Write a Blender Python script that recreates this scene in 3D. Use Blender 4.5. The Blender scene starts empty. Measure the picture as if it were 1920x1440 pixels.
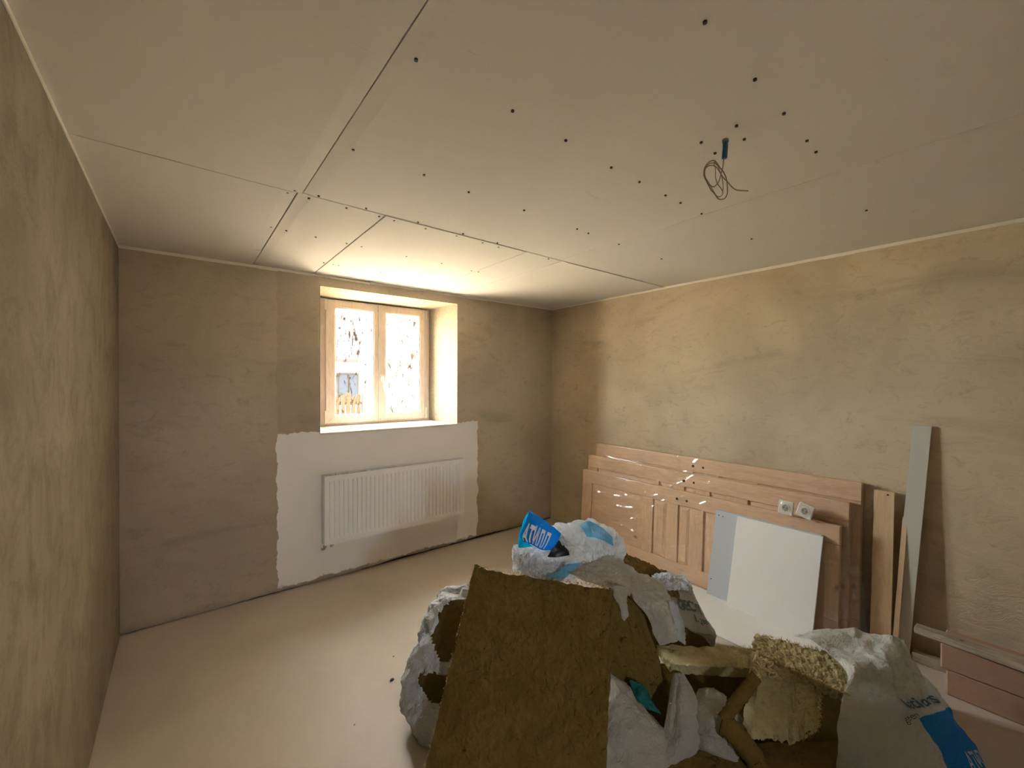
import bpy, bmesh, math, random
from mathutils import Vector, Matrix, noise
random.seed(7)
scene = bpy.context.scene
COL = scene.collection

# ---------------------------------------------------------------- camera
CAM_H, YAW, PITCH, ROLL = 1.575, 0.665398, -0.0072044, 0.0026776
cam_d = bpy.data.cameras.new('camera'); cam = bpy.data.objects.new('camera', cam_d); COL.objects.link(cam)
cam_d.sensor_fit = 'HORIZONTAL'; cam_d.sensor_width = 36.0; cam_d.lens = 790.47 * 36.0 / 1920.0
cam_d.clip_start = 0.02; cam_d.clip_end = 300
VDIR = Vector((math.sin(YAW) * math.cos(PITCH), math.cos(YAW) * math.cos(PITCH), math.sin(PITCH)))
_r = Vector((math.cos(YAW), -math.sin(YAW), 0)); _u = _r.cross(VDIR)
_r2 = _r * math.cos(ROLL) + _u * math.sin(ROLL); _u2 = _u * math.cos(ROLL) - _r * math.sin(ROLL)
_m = Matrix((_r2, _u2, -VDIR)).transposed().to_4x4(); _m.translation = (0, 0, CAM_H)
cam.matrix_world = _m
scene.camera = cam

# ---------------------------------------------------------------- light and exposure
world = bpy.data.worlds.new('sky'); scene.world = world; world.use_nodes = True
world.node_tree.nodes['Background'].inputs[0].default_value = (0.98, 0.985, 1.0, 1)
world.node_tree.nodes['Background'].inputs[1].default_value = 13.0
sun_d = bpy.data.lights.new('sun', 'SUN'); sun_d.energy = 34.0; sun_d.angle = 0.03; sun_d.color = (1.0, 0.92, 0.78)
sun = bpy.data.objects.new('sun', sun_d); COL.objects.link(sun)
sun.rotation_euler = Vector((-0.62, -0.16, 0.72)).to_track_quat('Z', 'Y').to_euler()
por_d = bpy.data.lights.new('window_portal', 'AREA'); por_d.shape = 'RECTANGLE'; por_d.size = 1.1; por_d.size_y = 1.17
por_d.cycles.is_portal = True
por = bpy.data.objects.new('window_portal', por_d); COL.objects.link(por)
por.location = (1.49, 4.14, 1.74); por.rotation_euler = (math.radians(-90), 0, 0)
hp_d = bpy.data.lights.new('added_hall_portal', 'AREA'); hp_d.shape = 'RECTANGLE'; hp_d.size = 0.44; hp_d.size_y = 0.50  # portal for the window of the added hall, fill light only
hp_d.cycles.is_portal = True
hp = bpy.data.objects.new('added_hall_portal', hp_d); COL.objects.link(hp)
hp.location = (0.07, -3.36, 1.50); hp.rotation_euler = (math.radians(90), 0, 0)
vs = scene.view_settings
vs.view_transform = 'Standard'; vs.look = 'None'; vs.gamma = 1.0; vs.use_curve_mapping = False
vs.exposure = 2.52
scene.cycles.use_denoising = True
scene.cycles.use_adaptive_sampling = True; scene.cycles.adaptive_threshold = 0.035; scene.cycles.adaptive_min_samples = 32; scene.cycles.light_sampling_threshold = 0.03
scene.cycles.max_bounces = 8; scene.cycles.diffuse_bounces = 6; scene.cycles.glossy_bounces = 4
scene.cycles.transmission_bounces = 8; scene.cycles.transparent_max_bounces = 12
scene.cycles.caustics_reflective = False; scene.cycles.caustics_refractive = False
scene.cycles.sample_clamp_indirect = 12.0

# ---------------------------------------------------------------- helpers
WM = {}
def link(o):
    COL.objects.link(o); return o
def tag(o, label=None, cat=None, group=None, kind=None):
    if label: o['label'] = label
    if cat: o['category'] = cat
    if group: o['group'] = group
    if kind: o['kind'] = kind
    return o
def empty(name, loc, label, cat, group=None, rot=None):
    o = link(bpy.data.objects.new(name, None)); o.empty_display_size = 0.1
    m = Matrix.Translation(Vector(loc))
    if rot is not None: m = m @ rot.to_4x4()
    o.matrix_world = m; WM[o.name] = m
    return tag(o, label, cat, group)
def obj(name, V, F, mat, parent=None, smooth=False, world=True, origin=None, uv=None):
    """One mesh object. V in world coordinates (or the parent's when world=False)."""
    V = [Vector(v) for v in V]
    m = Matrix.Identity(4)
    if parent is not None:
        m = WM[parent.name]
        if world:
            mi = m.inverted(); V = [mi @ v for v in V]
    else:
        if origin is None:
            xs = [v.x for v in V]; ys = [v.y for v in V]
            origin = Vector(((min(xs)+max(xs))/2, (min(ys)+max(ys))/2, min(v.z for v in V)))
        origin = Vector(origin); V = [v - origin for v in V]
        m = Matrix.Translation(origin)
    me = bpy.data.meshes.new(name); me.from_pydata([tuple(v) for v in V], [], F)
    if uv:
        l = me.uv_layers.new(name='UVMap')
        for lp in me.loops: l.data[lp.index].uv = uv[lp.vertex_index]
    me.materials.append(mat)
    if smooth:
        for p in me.polygons: p.use_smooth = True
    o = link(bpy.data.objects.new(name, me))
    if parent is not None:
        o.parent = parent; WM[o.name] = m
    else:
        o.location = origin; WM[o.name] = m
    return o
BF = [(0,3,2,1),(4,5,6,7),(0,1,5,4),(1,2,6,5),(2,3,7,6),(3,0,4,7)]
def boxv(x0,x1,y0,y1,z0,z1):
    return [(x0,y0,z0),(x1,y0,z0),(x1,y1,z0),(x0,y1,z0),(x0,y0,z1),(x1,y0,z1),(x1,y1,z1),(x0,y1,z1)]
class MB:
    """collects simple solids that belong to ONE part"""
    def __init__(s): s.V = []; s.F = []
    def add(s, V, F):
        b = len(s.V); s.V += [tuple(v) for v in V]; s.F += [tuple(i+b for i in f) for f in F]; return s
    def box(s, *a): return s.add(boxv(*a), BF)
    def hexa(s, V): return s.add(V, BF)
    def cyl(s, p0, p1, r, n=12, r1=None):
        p0 = Vector(p0); p1 = Vector(p1); r1 = r if r1 is None else r1
        d = (p1-p0).normalized(); a = d.orthogonal().normalized(); b = d.cross(a)
        V = []
        for p, q in ((p0, r), (p1, r1)):
            for k in range(n):
                t = 2*math.pi*k/n; V.append(p + (a*math.cos(t)+b*math.sin(t))*q)
        F = [(k,(k+1)%n,n+(k+1)%n,n+k) for k in range(n)] + [tuple(range(n-1,-1,-1)), tuple(range(n,2*n))]
        return s.add(V, F)
    def build(s, name, mat, parent=None, bevel=0.0, smooth=False, world=True, seg=1):
        o = obj(name, s.V, s.F, mat, parent, smooth, world)
        if bevel: bev(o, bevel, seg)
        return o
def bev(o, w, seg=1):
    b = o.modifiers.new('bevel', 'BEVEL'); b.width = w; b.segments = seg; b.limit_method = 'ANGLE'; b.angle_limit = 0.6
    return o
def box(name, a, mat, parent=None, bevel=0.0, world=True, seg=1):
    return MB().box(*a).build(name, mat, parent, bevel, world=world, seg=seg)
def tube(name, pts, r, mat, parent=None, n=6, world=True):
    """swept tube through pts (one continuous mesh)"""
    pts = [Vector(p) for p in pts]; V = []; F = []; a = None
    rr = r if isinstance(r, (list, tuple)) else [r]*len(pts)
    for i, p in enumerate(pts):
        t = (pts[min(i+1,len(pts)-1)] - pts[max(i-1,0)]).normalized()
        a = t.orthogonal().normalized() if a is None else (a - t*a.dot(t)).normalized()
        b = t.cross(a)
        for k in range(n):
            th = 2*math.pi*k/n; V.append(p + (a*math.cos(th)+b*math.sin(th))*rr[i])
    for i in range(len(pts)-1):
        for k in range(n):
            F.append((i*n+k, i*n+(k+1)%n, (i+1)*n+(k+1)%n, (i+1)*n+k))
    F += [tuple(range(n-1,-1,-1)), tuple((len(pts)-1)*n+k for k in range(n))]
    return obj(name, V, F, mat, parent, True, world)
def cr(P, t):
    """Catmull-Rom through P at t in [0, len-1] (tuples of any length)"""
    n = len(P); i = min(int(t), n-2); f = t - i
    p0, p1, p2, p3 = P[max(i-1,0)], P[i], P[i+1], P[min(i+2,n-1)]
    return tuple(0.5*((2*b)+(c-a)*f+(2*a-5*b+4*c-d)*f*f+(3*b-a-3*c+d)*f*f*f) for a,b,c,d in zip(p0,p1,p2,p3))
def spline(P, n):
    return [cr(P, (len(P)-1)*k/n) for k in range(n+1)]

# ---------------------------------------------------------------- material helpers
def newmat(name):
    m = bpy.data.materials.new(name); m.use_nodes = True
    nt = m.node_tree; return m, nt, nt.nodes['Principled BSDF'], nt.nodes['Material Output']
def nd(nt, typ, ins=None, **props):
    n = nt.nodes.new(typ)
    for k, v in props.items(): setattr(n, k, v)
    for k, v in (ins or {}).items():
        s = n.inputs[k]
        if hasattr(v, 'is_output'): nt.links.new(v, s)
        else: s.default_value = v
    return n
def mth(nt, op, a, b=None, c=None, clamp=False):
    n = nt.nodes.new('ShaderNodeMath'); n.operation = op; n.use_clamp = clamp
    for i, v in enumerate((a, b, c)):
        if v is None: continue
        if hasattr(v, 'is_output'): nt.links.new(v, n.inputs[i])
        else: n.inputs[i].default_value = v
    return n.outputs[0]
def mix(nt, f, a, b, mode='MIX'):
    n = nt.nodes.new('ShaderNodeMix'); n.data_type = 'RGBA'; n.blend_type = mode
    for s, v in ((n.inputs[0], f), (n.inputs[6], a), (n.inputs[7], b)):
        if hasattr(v, 'is_output'): nt.links.new(v, s)
        else: s.default_value = v if not isinstance(v, tuple) else (*v[:3], 1)
    return n.outputs[2]
def ramp(nt, f, *stops):
    n = nt.nodes.new('ShaderNodeValToRGB'); e = n.color_ramp.elements
    while len(e) < len(stops): e.new(0.5)
    for q, (p, c) in zip(e, stops):
        q.position = p; q.color = (*c, 1) if isinstance(c, tuple) else (c, c, c, 1)
    nt.links.new(f, n.inputs[0]); return n.outputs[0]
def smooth01(nt, v, a, b):
    n = nt.nodes.new('ShaderNodeMapRange'); n.interpolation_type = 'SMOOTHSTEP'
    nt.links.new(v, n.inputs[0]); n.inputs[1].default_value = a; n.inputs[2].default_value = b
    return n.outputs[0]
def pos(nt, scale=(1,1,1), local=False):
    s = nd(nt, 'ShaderNodeTexCoord').outputs['Object'] if local else nd(nt, 'ShaderNodeNewGeometry').outputs['Position']
    return nd(nt, 'ShaderNodeMapping', {'Vector': s, 'Scale': scale}).outputs[0]
def noi(nt, vec, scale, detail=4, rough=0.55, dist=0.0):
    return nd(nt, 'ShaderNodeTexNoise', {'Vector': vec, 'Scale': scale, 'Detail': detail, 'Roughness': rough, 'Distortion': dist}).outputs[0]
def bump(nt, p, h, strength=0.3, dist=0.01, prev=None):
    ins = {'Height': h, 'Strength': strength, 'Distance': dist}
    if prev is not None: ins['Normal'] = prev
    b = nd(nt, 'ShaderNodeBump', ins).outputs[0]
    nt.links.new(b, p.inputs['Normal']); return b
def simple(name, c, rough=0.5, var=0.0, scale=20, metal=0.0, bmp=0.0, local=True, spec=0.5):
    m, nt, p, o = newmat(name)
    p.inputs['Roughness'].default_value = rough; p.inputs['Metallic'].default_value = metal
    p.inputs['Specular IOR Level'].default_value = spec
    p.inputs['Base Color'].default_value = (*c, 1)
    if var or bmp:
        v = pos(nt, local=local); f = noi(nt, v, scale)
        if var:
            nt.links.new(mix(nt, f, tuple(x*(1-var) for x in c), tuple(min(1,x*(1+var)) for x in c)), p.inputs['Base Color'])
        if bmp: bump(nt, p, f, bmp, 0.004)
    return m
# ---------------------------------------------------------------- materials of the room
XL, XR, YB, YN, ZC = -0.30, 3.336, 3.52, -1.35, 2.40
def plaster(name, light, dark, patch=False, vstreak=False):
    m, nt, p, out = newmat(name)
    v = pos(nt)
    big = noi(nt, v, 1.1, 3, 0.6, 0.4)
    trow = noi(nt, pos(nt, (1,1,1.7)), 8.0, 5, 0.78, 0.9)
    f = smooth01(nt, big, 0.3, 0.7)
    c = mix(nt, f, dark, light)
    tm = ramp(nt, trow, (0.30, 0.0), (0.46, 1.0), (0.58, 1.0), (0.74, 0.3))
    c = mix(nt, mth(nt, 'MULTIPLY', mth(nt, 'SUBTRACT', 1.0, tm), 0.5), c, tuple(x*0.66 for x in dark))
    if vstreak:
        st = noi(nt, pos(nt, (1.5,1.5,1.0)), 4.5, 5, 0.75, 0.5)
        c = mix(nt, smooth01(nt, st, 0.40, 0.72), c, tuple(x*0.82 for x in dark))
    else:
        # a darker band of dried mortar half way up and blotches
        bl = noi(nt, pos(nt, (0.7,0.7,2.6)), 1.7, 4, 0.6, 0.8)
        c = mix(nt, mth(nt, 'MULTIPLY', smooth01(nt, bl, 0.56, 0.72), 0.38), c, tuple(x*0.68 for x in dark))
    rough = 0.92
    h = trow
    if patch:
        g = nd(nt, 'ShaderNodeSeparateXYZ', {0: nd(nt, 'ShaderNodeNewGeometry').outputs['Position']})
        wob = mth(nt, 'MULTIPLY', mth(nt, 'SUBTRACT', noi(nt, v, 9.0, 4, 0.6), 0.5), 0.075)
        x = mth(nt, 'ADD', g.outputs[0], wob); z = mth(nt, 'ADD', g.outputs[2], wob)
        ax = smooth01(nt, mth(nt, 'ABSOLUTE', mth(nt, 'SUBTRACT', x, 1.443)), 0.887, 0.883)
        az = smooth01(nt, z, 1.176, 1.172)
        # lower paint line: ragged, darker towards the floor
        zl = mth(nt, 'ADD', z, mth(nt, 'MULTIPLY', mth(nt, 'SUBTRACT', noi(nt, v, 26.0, 4, 0.7), 0.5), 0.05))
        ab = smooth01(nt, zl, 0.030, 0.046)
        msk = mth(nt, 'MULTIPLY', mth(nt, 'MULTIPLY', ax, az), ab)
        # older, smoother and darker plaster patch left of the window
        px = smooth01(nt, mth(nt, 'ABSOLUTE', mth(nt, 'SUBTRACT', x, 0.70)), 0.152, 0.142)
        pz = smooth01(nt, z, 1.10, 1.2)
        c = mix(nt, mth(nt, 'MULTIPLY', mth(nt, 'MULTIPLY', px, pz), 0.30), c, tuple(y*0.7 for y in dark))
        dz = smooth01(nt, zl, 0.07, 0.0)
        c = mix(nt, mth(nt, 'MULTIPLY', dz, 0.5), c, tuple(y*0.55 for y in dark))
        c = mix(nt, msk, c, (0.90, 0.885, 0.865))
        h = mth(nt, 'ADD', mth(nt, 'MULTIPLY', h, mth(nt, 'SUBTRACT', 1.0, mth(nt, 'MULTIPLY', msk, 0.8))), mth(nt, 'MULTIPLY', msk, 0.5))
    nt.links.new(c, p.inputs['Base Color']); p.inputs['Roughness'].default_value = rough
    p.inputs['Specular IOR Level'].default_value = 0.2
    bump(nt, p, h, 0.6, 0.008)
    return m
M_WB = plaster('plaster_window_wall', (0.57,0.49,0.375), (0.45,0.385,0.295), patch=True)
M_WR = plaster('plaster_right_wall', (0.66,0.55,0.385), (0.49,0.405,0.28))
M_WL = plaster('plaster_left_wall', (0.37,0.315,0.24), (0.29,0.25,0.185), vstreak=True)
def m_reveal():
    m, nt, p, out = newmat('reveal_plaster')
    v = pos(nt); a = noi(nt, v, 60, 4, 0.7); b = noi(nt, v, 5, 4)
    c = mix(nt, smooth01(nt, a, 0.38, 0.62), (0.28,0.23,0.155), (0.40,0.345,0.25))
    c = mix(nt, mth(nt, 'MULTIPLY', b, 0.4), c, (0.48,0.41,0.30))
    nt.links.new(c, p.inputs['Base Color']); p.inputs['Roughness'].default_value = 0.9
    bump(nt, p, a, 0.5, 0.006); return m
M_REV = m_reveal()
def m_ceil():
    m, nt, p, out = newmat('gypsum_board')
    v = pos(nt); b = noi(nt, v, 2.0, 4, 0.6); sm = noi(nt, pos(nt, (1,3,1)), 7.0, 5, 0.7, 0.6)
    c = mix(nt, b, (0.71,0.68,0.63), (0.76,0.73,0.685))
    c = mix(nt, mth(nt, 'MULTIPLY', smooth01(nt, sm, 0.63, 0.74), 0.35), c, (0.5,0.43,0.34))
    nt.links.new(c, p.inputs['Base Color']); p.inputs['Roughness'].default_value = 0.8
    p.inputs['Specular IOR Level'].default_value = 0.25
    bump(nt, p, noi(nt, v, 160, 2), 0.06, 0.002); return m
M_CEIL = m_ceil()
def m_floor():
    m, nt, p, out = newmat('floor_screed')
    v = pos(nt); big = noi(nt, v, 0.9, 5, 0.6, 0.5); cl = noi(nt, v, 5, 5, 0.65, 0.8); fi = noi(nt, v, 120, 3)
    sp = nd(nt, 'ShaderNodeTexVoronoi', {'Vector': v, 'Scale': 26.0}).outputs['Distance']
    c = mix(nt, smooth01(nt, big, 0.3, 0.7), (0.52,0.455,0.385), (0.59,0.525,0.455))
    c = mix(nt, mth(nt, 'MULTIPLY', smooth01(nt, cl, 0.5, 0.72), 0.35), c, (0.61,0.545,0.47))
    c = mix(nt, mth(nt, 'MULTIPLY', smooth01(nt, sp, 0.035, 0.015), 0.4), c, (0.36,0.28,0.2))
    nt.links.new(c, p.inputs['Base Color'])
    nt.links.new(mth(nt, 'MULTIPLY_ADD', cl, 0.3, 0.42), p.inputs['Roughness'])
    p.inputs['Specular IOR Level'].default_value = 0.35
    bump(nt, p, mth(nt, 'ADD', mth(nt, 'MULTIPLY', fi, 0.25), cl), 0.08, 0.004); return m
M_FLOOR = m_floor()
M_TRIM = simple('trim_white', (0.84,0.80,0.72), 0.7, 0.05, 6)
M_DARK = simple('dark_void', (0.035,0.028,0.02), 0.9)
M_SCREW = simple('screw_black', (0.02,0.017,0.014), 0.5, metal=0.3)
M_WINF = None
def m_winframe():
    m, nt, p, out = newmat('window_frame_wood_film')
    v = pos(nt, (1,1,0.18)); g = noi(nt, v, 55, 4, 0.6, 0.6)
    k = nd(nt, 'ShaderNodeTexVoronoi', {'Vector': pos(nt, (1,1,0.5)), 'Scale': 11.0}).outputs['Distance']
    c = mix(nt, smooth01(nt, g, 0.35, 0.7), (0.72,0.63,0.585), (0.64,0.535,0.48))
    c = mix(nt, mth(nt, 'MULTIPLY', smooth01(nt, k, 0.10, 0.03), 0.55), c, (0.5,0.36,0.28))
    nt.links.new(c, p.inputs['Base Color']); p.inputs['Roughness'].default_value = 0.45; return m
M_WINF = m_winframe()
M_BEAD = simple('glazing_bead', (0.80,0.72,0.62), 0.5)
M_SEAL = simple('rubber_seal', (0.05,0.045,0.04), 0.7)
M_WHITE_PL = simple('white_plastic', (0.80,0.74,0.66), 0.35)
def m_glass():
    m, nt, p, out = newmat('window_glass'); nt.nodes.remove(p)
    fr = mth(nt, 'MULTIPLY_ADD', mth(nt, 'POWER', nd(nt, 'ShaderNodeLayerWeight').outputs['Facing'], 4.0), 0.5, 0.03)
    v = pos(nt); dirt = noi(nt, pos(nt, (1,1,0.30)), 30, 5, 0.8, 0.6); sp = nd(nt, 'ShaderNodeTexVoronoi', {'Vector': v, 'Scale': 22.0}).outputs['Distance']
    gx = nd(nt, 'ShaderNodeSeparateXYZ', {0: nd(nt, 'ShaderNodeNewGeometry').outputs['Position']}).outputs[0]
    dirt = mth(nt, 'ADD', dirt, mth(nt, 'MULTIPLY', smooth01(nt, gx, 1.48, 1.55), 0.035))
    tr = nd(nt, 'ShaderNodeBsdfTransparent', {0: (0.95,0.97,0.96,1)}).outputs[0]
    gl = nd(nt, 'ShaderNodeBsdfGlossy', {0: (1,1,1,1), 'Roughness': 0.02}).outputs[0]
    df = nd(nt, 'ShaderNodeBsdfDiffuse', {0: (0.20,0.16,0.12,1)}).outputs[0]
    a = nd(nt, 'ShaderNodeMixShader', {0: fr, 1: tr, 2: gl}).outputs[0]
    dm = mth(nt, 'MAXIMUM', mth(nt, 'MULTIPLY', smooth01(nt, dirt, 0.548, 0.61), 0.96), mth(nt, 'MULTIPLY', smooth01(nt, sp, 0.07, 0.055), 0.97))
    b = nd(nt, 'ShaderNodeMixShader', {0: dm, 1: a, 2: df}).outputs[0]
    nt.links.new(b, out.inputs[0]); return m
M_GLASS = m_glass()

# ---------------------------------------------------------------- the setting
tag(box('floor', (XL-0.3, XR+0.3, YN-0.3, YB+0.06, -0.12, 0.0), M_FLOOR), 'beige levelled screed floor of the unfinished room', kind='structure')
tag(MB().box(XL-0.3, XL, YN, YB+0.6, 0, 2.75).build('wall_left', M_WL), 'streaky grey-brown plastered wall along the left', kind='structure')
tag(MB().box(XR, XR+0.3, YN, YB+0.6, 0, 2.75).build('wall_right', M_WR), 'mottled tan plastered wall behind the leaning doors', kind='structure')
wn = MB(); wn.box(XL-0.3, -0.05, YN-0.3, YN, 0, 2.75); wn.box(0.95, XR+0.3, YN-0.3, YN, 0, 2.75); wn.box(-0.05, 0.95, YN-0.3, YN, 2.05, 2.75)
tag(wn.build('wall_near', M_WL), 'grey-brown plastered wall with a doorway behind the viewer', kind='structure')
hl = MB(); hl.box(-0.7, -0.6, YN-1.9, YN-0.3, 0, 2.5); hl.box(1.5, 1.6, YN-1.9, YN-0.3, 0, 2.5); hl.box(-0.7, -0.14, YN-2.0, YN-1.9, 0, 2.5); hl.box(0.28, 1.6, YN-2.0, YN-1.9, 0, 2.5); hl.box(-0.14, 0.28, YN-2.0, YN-1.9, 0, 1.26); hl.box(-0.14, 0.28, YN-2.0, YN-1.9, 1.74, 2.5); hl.box(-0.7, 1.6, YN-2.0, YN-0.3, 2.5, 2.6); hl.box(-0.7, 1.6, YN-2.0, YN-0.3, -0.1, 0)
tag(hl.build('added_fill_hall', M_WL), 'added unseen hall with a small window for fill light', kind='structure')  # unseen hall, added so its window fills light from behind the camera

# wall with the window: a thin plaster coat with a ragged foot on a solid wall
OX0, OX1, OZ0, OZ1 = 0.852, 2.096, 1.160, 2.318
def foot(x):
    r = 0.004 + 0.010*max(0, noise.noise((x*3.1, 2.2, 0))) + 0.006*max(0, noise.noise((x*17, 0.4, 3)))
    if x > 1.0: r += 0.020*max(0.0, min(1, (x-1.0)/0.7))*(0.55+0.45*noise.noise((x*2.3, 7, 1)))
    return r
mb = MB()
xs = sorted(set([XL, OX0, OX1, XR] + [round(XL+0.02*k, 4) for k in range(1, 182) if XL+0.02*k < XR]))
for a, b in zip(xs, xs[1:]):
    spans = [(foot(a), foot(b), OZ0), (OZ1, OZ1, ZC+0.02)] if a >= OX0 and b <= OX1 else [(foot(a), foot(b), ZC+0.02)]
    for za, zb, zt in spans:
        mb.hexa([(a,YB,za),(b,YB,zb),(b,YB+0.02,zb),(a,YB+0.02,za),(a,YB,zt),(b,YB,zt),(b,YB+0.02,zt),(a,YB+0.02,zt)])
YF, YO = 4.03, 4.12
RX0, RX1 = 0.955, 2.034
mb.box(XL-0.3, OX0, YB+0.02, YO, 0, 2.75); mb.box(OX1, XR+0.3, YB+0.02, YO, 0, 2.75)
mb.box(OX0, OX1, YB+0.02, YO, 0, OZ0); mb.box(OX0, OX1, YB+0.02, YO, OZ1, 2.75)
wall_back = tag(mb.build('wall_back', M_WB), 'grey-brown plastered wall with the window and white painted patch', kind='structure')
mb = MB()   # splayed cheeks and head of the opening: fresh lime plaster
mb.hexa([(OX0-0.0005,YB-0.0006,OZ0),(OX0+0.004,YB-0.0006,OZ0),(RX0,YO,OZ0),(OX0-0.0005,YO,OZ0),(OX0-0.0005,YB-0.0006,OZ1),(OX0+0.004,YB-0.0006,OZ1),(RX0,YO,OZ1),(OX0-0.0005,YO,OZ1)])
mb.hexa([(OX1-0.004,YB-0.0006,OZ0),(OX1+0.0005,YB-0.0006,OZ0),(OX1+0.0005,YO,OZ0),(RX1,YO,OZ0),(OX1-0.004,YB-0.0006,OZ1),(OX1+0.0005,YB-0.0006,OZ1),(OX1+0.0005,YO,OZ1),(RX1,YO,OZ1)])
mb.box(OX0, OX1, YB-0.0006, YO, OZ1-0.004, OZ1+0.001)
mb.build('window_reveal', M_REV, wall_back)
tag(box('gap_shade_strip', (XL, XR, YB+0.012, YB+0.02, 0, 0.03), M_DARK), 'dark strip painting the shade in the gap along the ragged plaster foot', kind='structure')  # near-black strip painted as the shade under the ragged plaster

# ceiling: plasterboards screwed under a dark void
ceil = tag(box('ceiling', (XL-0.3, XR+0.3, YN-0.3, YB+0.6, ZC+0.02, 2.75), M_DARK), 'unpainted plasterboard ceiling with open joints and screws', kind='structure')
G = 0.0030
def board(x0, x1, yf, yb, dz=0.0, taper=(0, 0), gap=(1, 1)):
    """yf, yb: (left, right) y of the near and far edge; taper: recessed long edges left, right"""
    z = ZC + dz; t = 0.0035; w = 0.055
    cols = [(x0+G*gap[0], t if taper[0] else 0)] + ([(x0+w, 0)] if taper[0] else []) + ([(x1-w, 0)] if taper[1] else []) + [(x1-G*gap[1], t if taper[1] else 0)]
    V = []; F = []
    for x, up in cols:
        f = (x-x0)/(x1-x0); y0 = yf[0]+(yf[1]-yf[0])*f+G; y1 = yb[0]+(yb[1]-yb[0])*f-G
        V += [(x,y0,z+up),(x,y1,z+up),(x,y0,z+0.0125),(x,y1,z+0.0125)]
    n = len(cols)
    for i in range(n-1):
        a = i*4; b = a+4
        F += [(a,a+1,b+1,b),(a+2,b+2,b+3,a+3),(a,b,b+2,a+2),(a+1,a+3,b+3,b+1)]
    F += [(0,2,3,1), ((n-1)*4,(n-1)*4+1,(n-1)*4+3,(n-1)*4+2)]
    return obj('ceiling_board', V, F, M_CEIL, ceil)
jy = lambda x: 2.028 + 0.030*(x+0.3)/1.0 if x < 0.75 else 2.0595 + 0.012*(x-0.75)
board(XL, 0.425, (YN, YN), (jy(XL), jy(0.425)), -0.002, (0, 1), (1, 1.1))
board(0.425, 2.043, (YN, YN), (jy(0.425), jy(2.043)), 0.0035, (1, 0), (1.1, 0.25))
board(2.043, XR, (YN, YN), (jy(2.043), jy(XR)), 0.0032, (0, 0), (0.25, 1))
board(XL, 0.407, (jy(XL), jy(0.407)), (3.10, 3.10), -0.002, (0, 1), (1, 1.5))
board(XL, 0.407, (3.10, 3.10), (YB, YB), 0.0)
board(0.407, 0.808, (jy(0.407), jy(0.808)), (YB, YB), 0.0028, (1, 0), (1.5, 1))
board(0.808, 1.747, (jy(0.808), jy(1.747)), (YB, YB), 0.001)
board(1.747, 2.068, (jy(1.747), jy(2.068)), (YB, YB), 0.0018)
board(2.068, XR, (jy(2.068), jy(XR)), (YB, YB), -0.0012, (1, 0))
SCREWS = [(0.363,1.009),(0.478,1.013),(-0.105,1.528),(0.094,1.544),(0.8,1.02),(0.377,1.567),(0.487,1.547),(1.041,1.031),(0.77,1.557),(0.993,1.576),(1.311,1.052),(1.497,1.055),(1.309,1.576),(0.95,0.495),(1.237,0.503),(1.464,0.511),(1.415,0.63),(1.417,0.749),(1.523,0.753),(1.514,0.648),(1.691,0.519),(1.799,0.524),(1.696,1.059),(1.821,1.06),(2.02,1.064),(1.793,1.597),(1.695,1.59),(2.08,1.609),(0.018,2.011),(0.014,2.062),(0.24,2.024),(0.39,2.03),(0.37,2.074),(0.458,2.08),(0.487,2.028),(0.625,2.085),(0.701,2.032),(0.786,2.089),(0.867,2.093),(0.975,2.04),(1.046,2.097),(1.236,2.09),(1.248,2.04),(1.42,2.098),(1.493,2.048),(1.542,2.102),(0.383,2.595),(0.459,2.606),(0.612,2.617),(0.787,2.622),(0.878,2.627),(0.789,3.15),(1.18,2.643),(1.443,2.644),(0.854,3.151),(0.892,3.156),(1.195,3.141),(1.474,3.15),(1.716,2.683),(1.774,2.677),(1.954,2.095),
  (0.95,-0.03),(1.8,-0.02),(2.6,0.55),(2.6,1.07),(2.55,1.62),(2.4,2.13),(2.85,2.13),(2.5,2.7),(2.95,2.7)]
mb = MB()
for x, y in SCREWS:
    mb.cyl((x, y, ZC-0.0012), (x, y, ZC+0.004), 0.0052, 8)
tag(mb.build('screw_heads', M_SCREW, ceil), kind='stuff')

# white edge strips where the boards meet the walls
def strip(name, pts, h, label, axis):
    """pts along the wall; a thin uneven bead"""
    mb = MB()
    for (p, q) in zip(pts, pts[1:]):
        hh = h*(0.85+0.3*random.random())
        if axis == 'x0': mb.box(XL, XL+0.004, p, q, ZC-hh, ZC+0.002)
        elif axis == 'x1': mb.box(XR-0.004, XR, p, q, ZC-hh, ZC+0.002)
        else: mb.box(p, q, YB-0.004, YB, ZC-hh, ZC+0.002)
    return tag(mb.build(name, M_TRIM), label, kind='structure')
fr = lambda a, b, n: [a+(b-a)*k/n for k in range(n+1)]
strip('trim_1', fr(YN, YB, 14), 0.013, 'thin white edge strip under the ceiling on the left wall', 'x0')
strip('trim_2', fr(YN, YB, 30), 0.017, 'white edge strip under the ceiling on the right wall', 'x1')
strip('trim_3', fr(XL, 0.81, 9), 0.019, 'white edge strip under the ceiling left of the window', 'y')
tag(MB().hexa([(0.80,YB-0.014,ZC-0.016),(1.24,YB-0.018,ZC-0.026),(1.24,YB,ZC-0.026),(0.80,YB,ZC-0.016),(0.80,YB-0.010,ZC+0.001),(1.24,YB-0.014,ZC-0.008),(1.24,YB,ZC-0.008),(0.80,YB,ZC+0.001)]).build('trim_5', M_TRIM), 'sagging edge strip above the window', kind='structure')
strip('trim_6', fr(1.25, XR, 14), 0.015, 'white edge strip under the ceiling right of the window', 'y')
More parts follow.
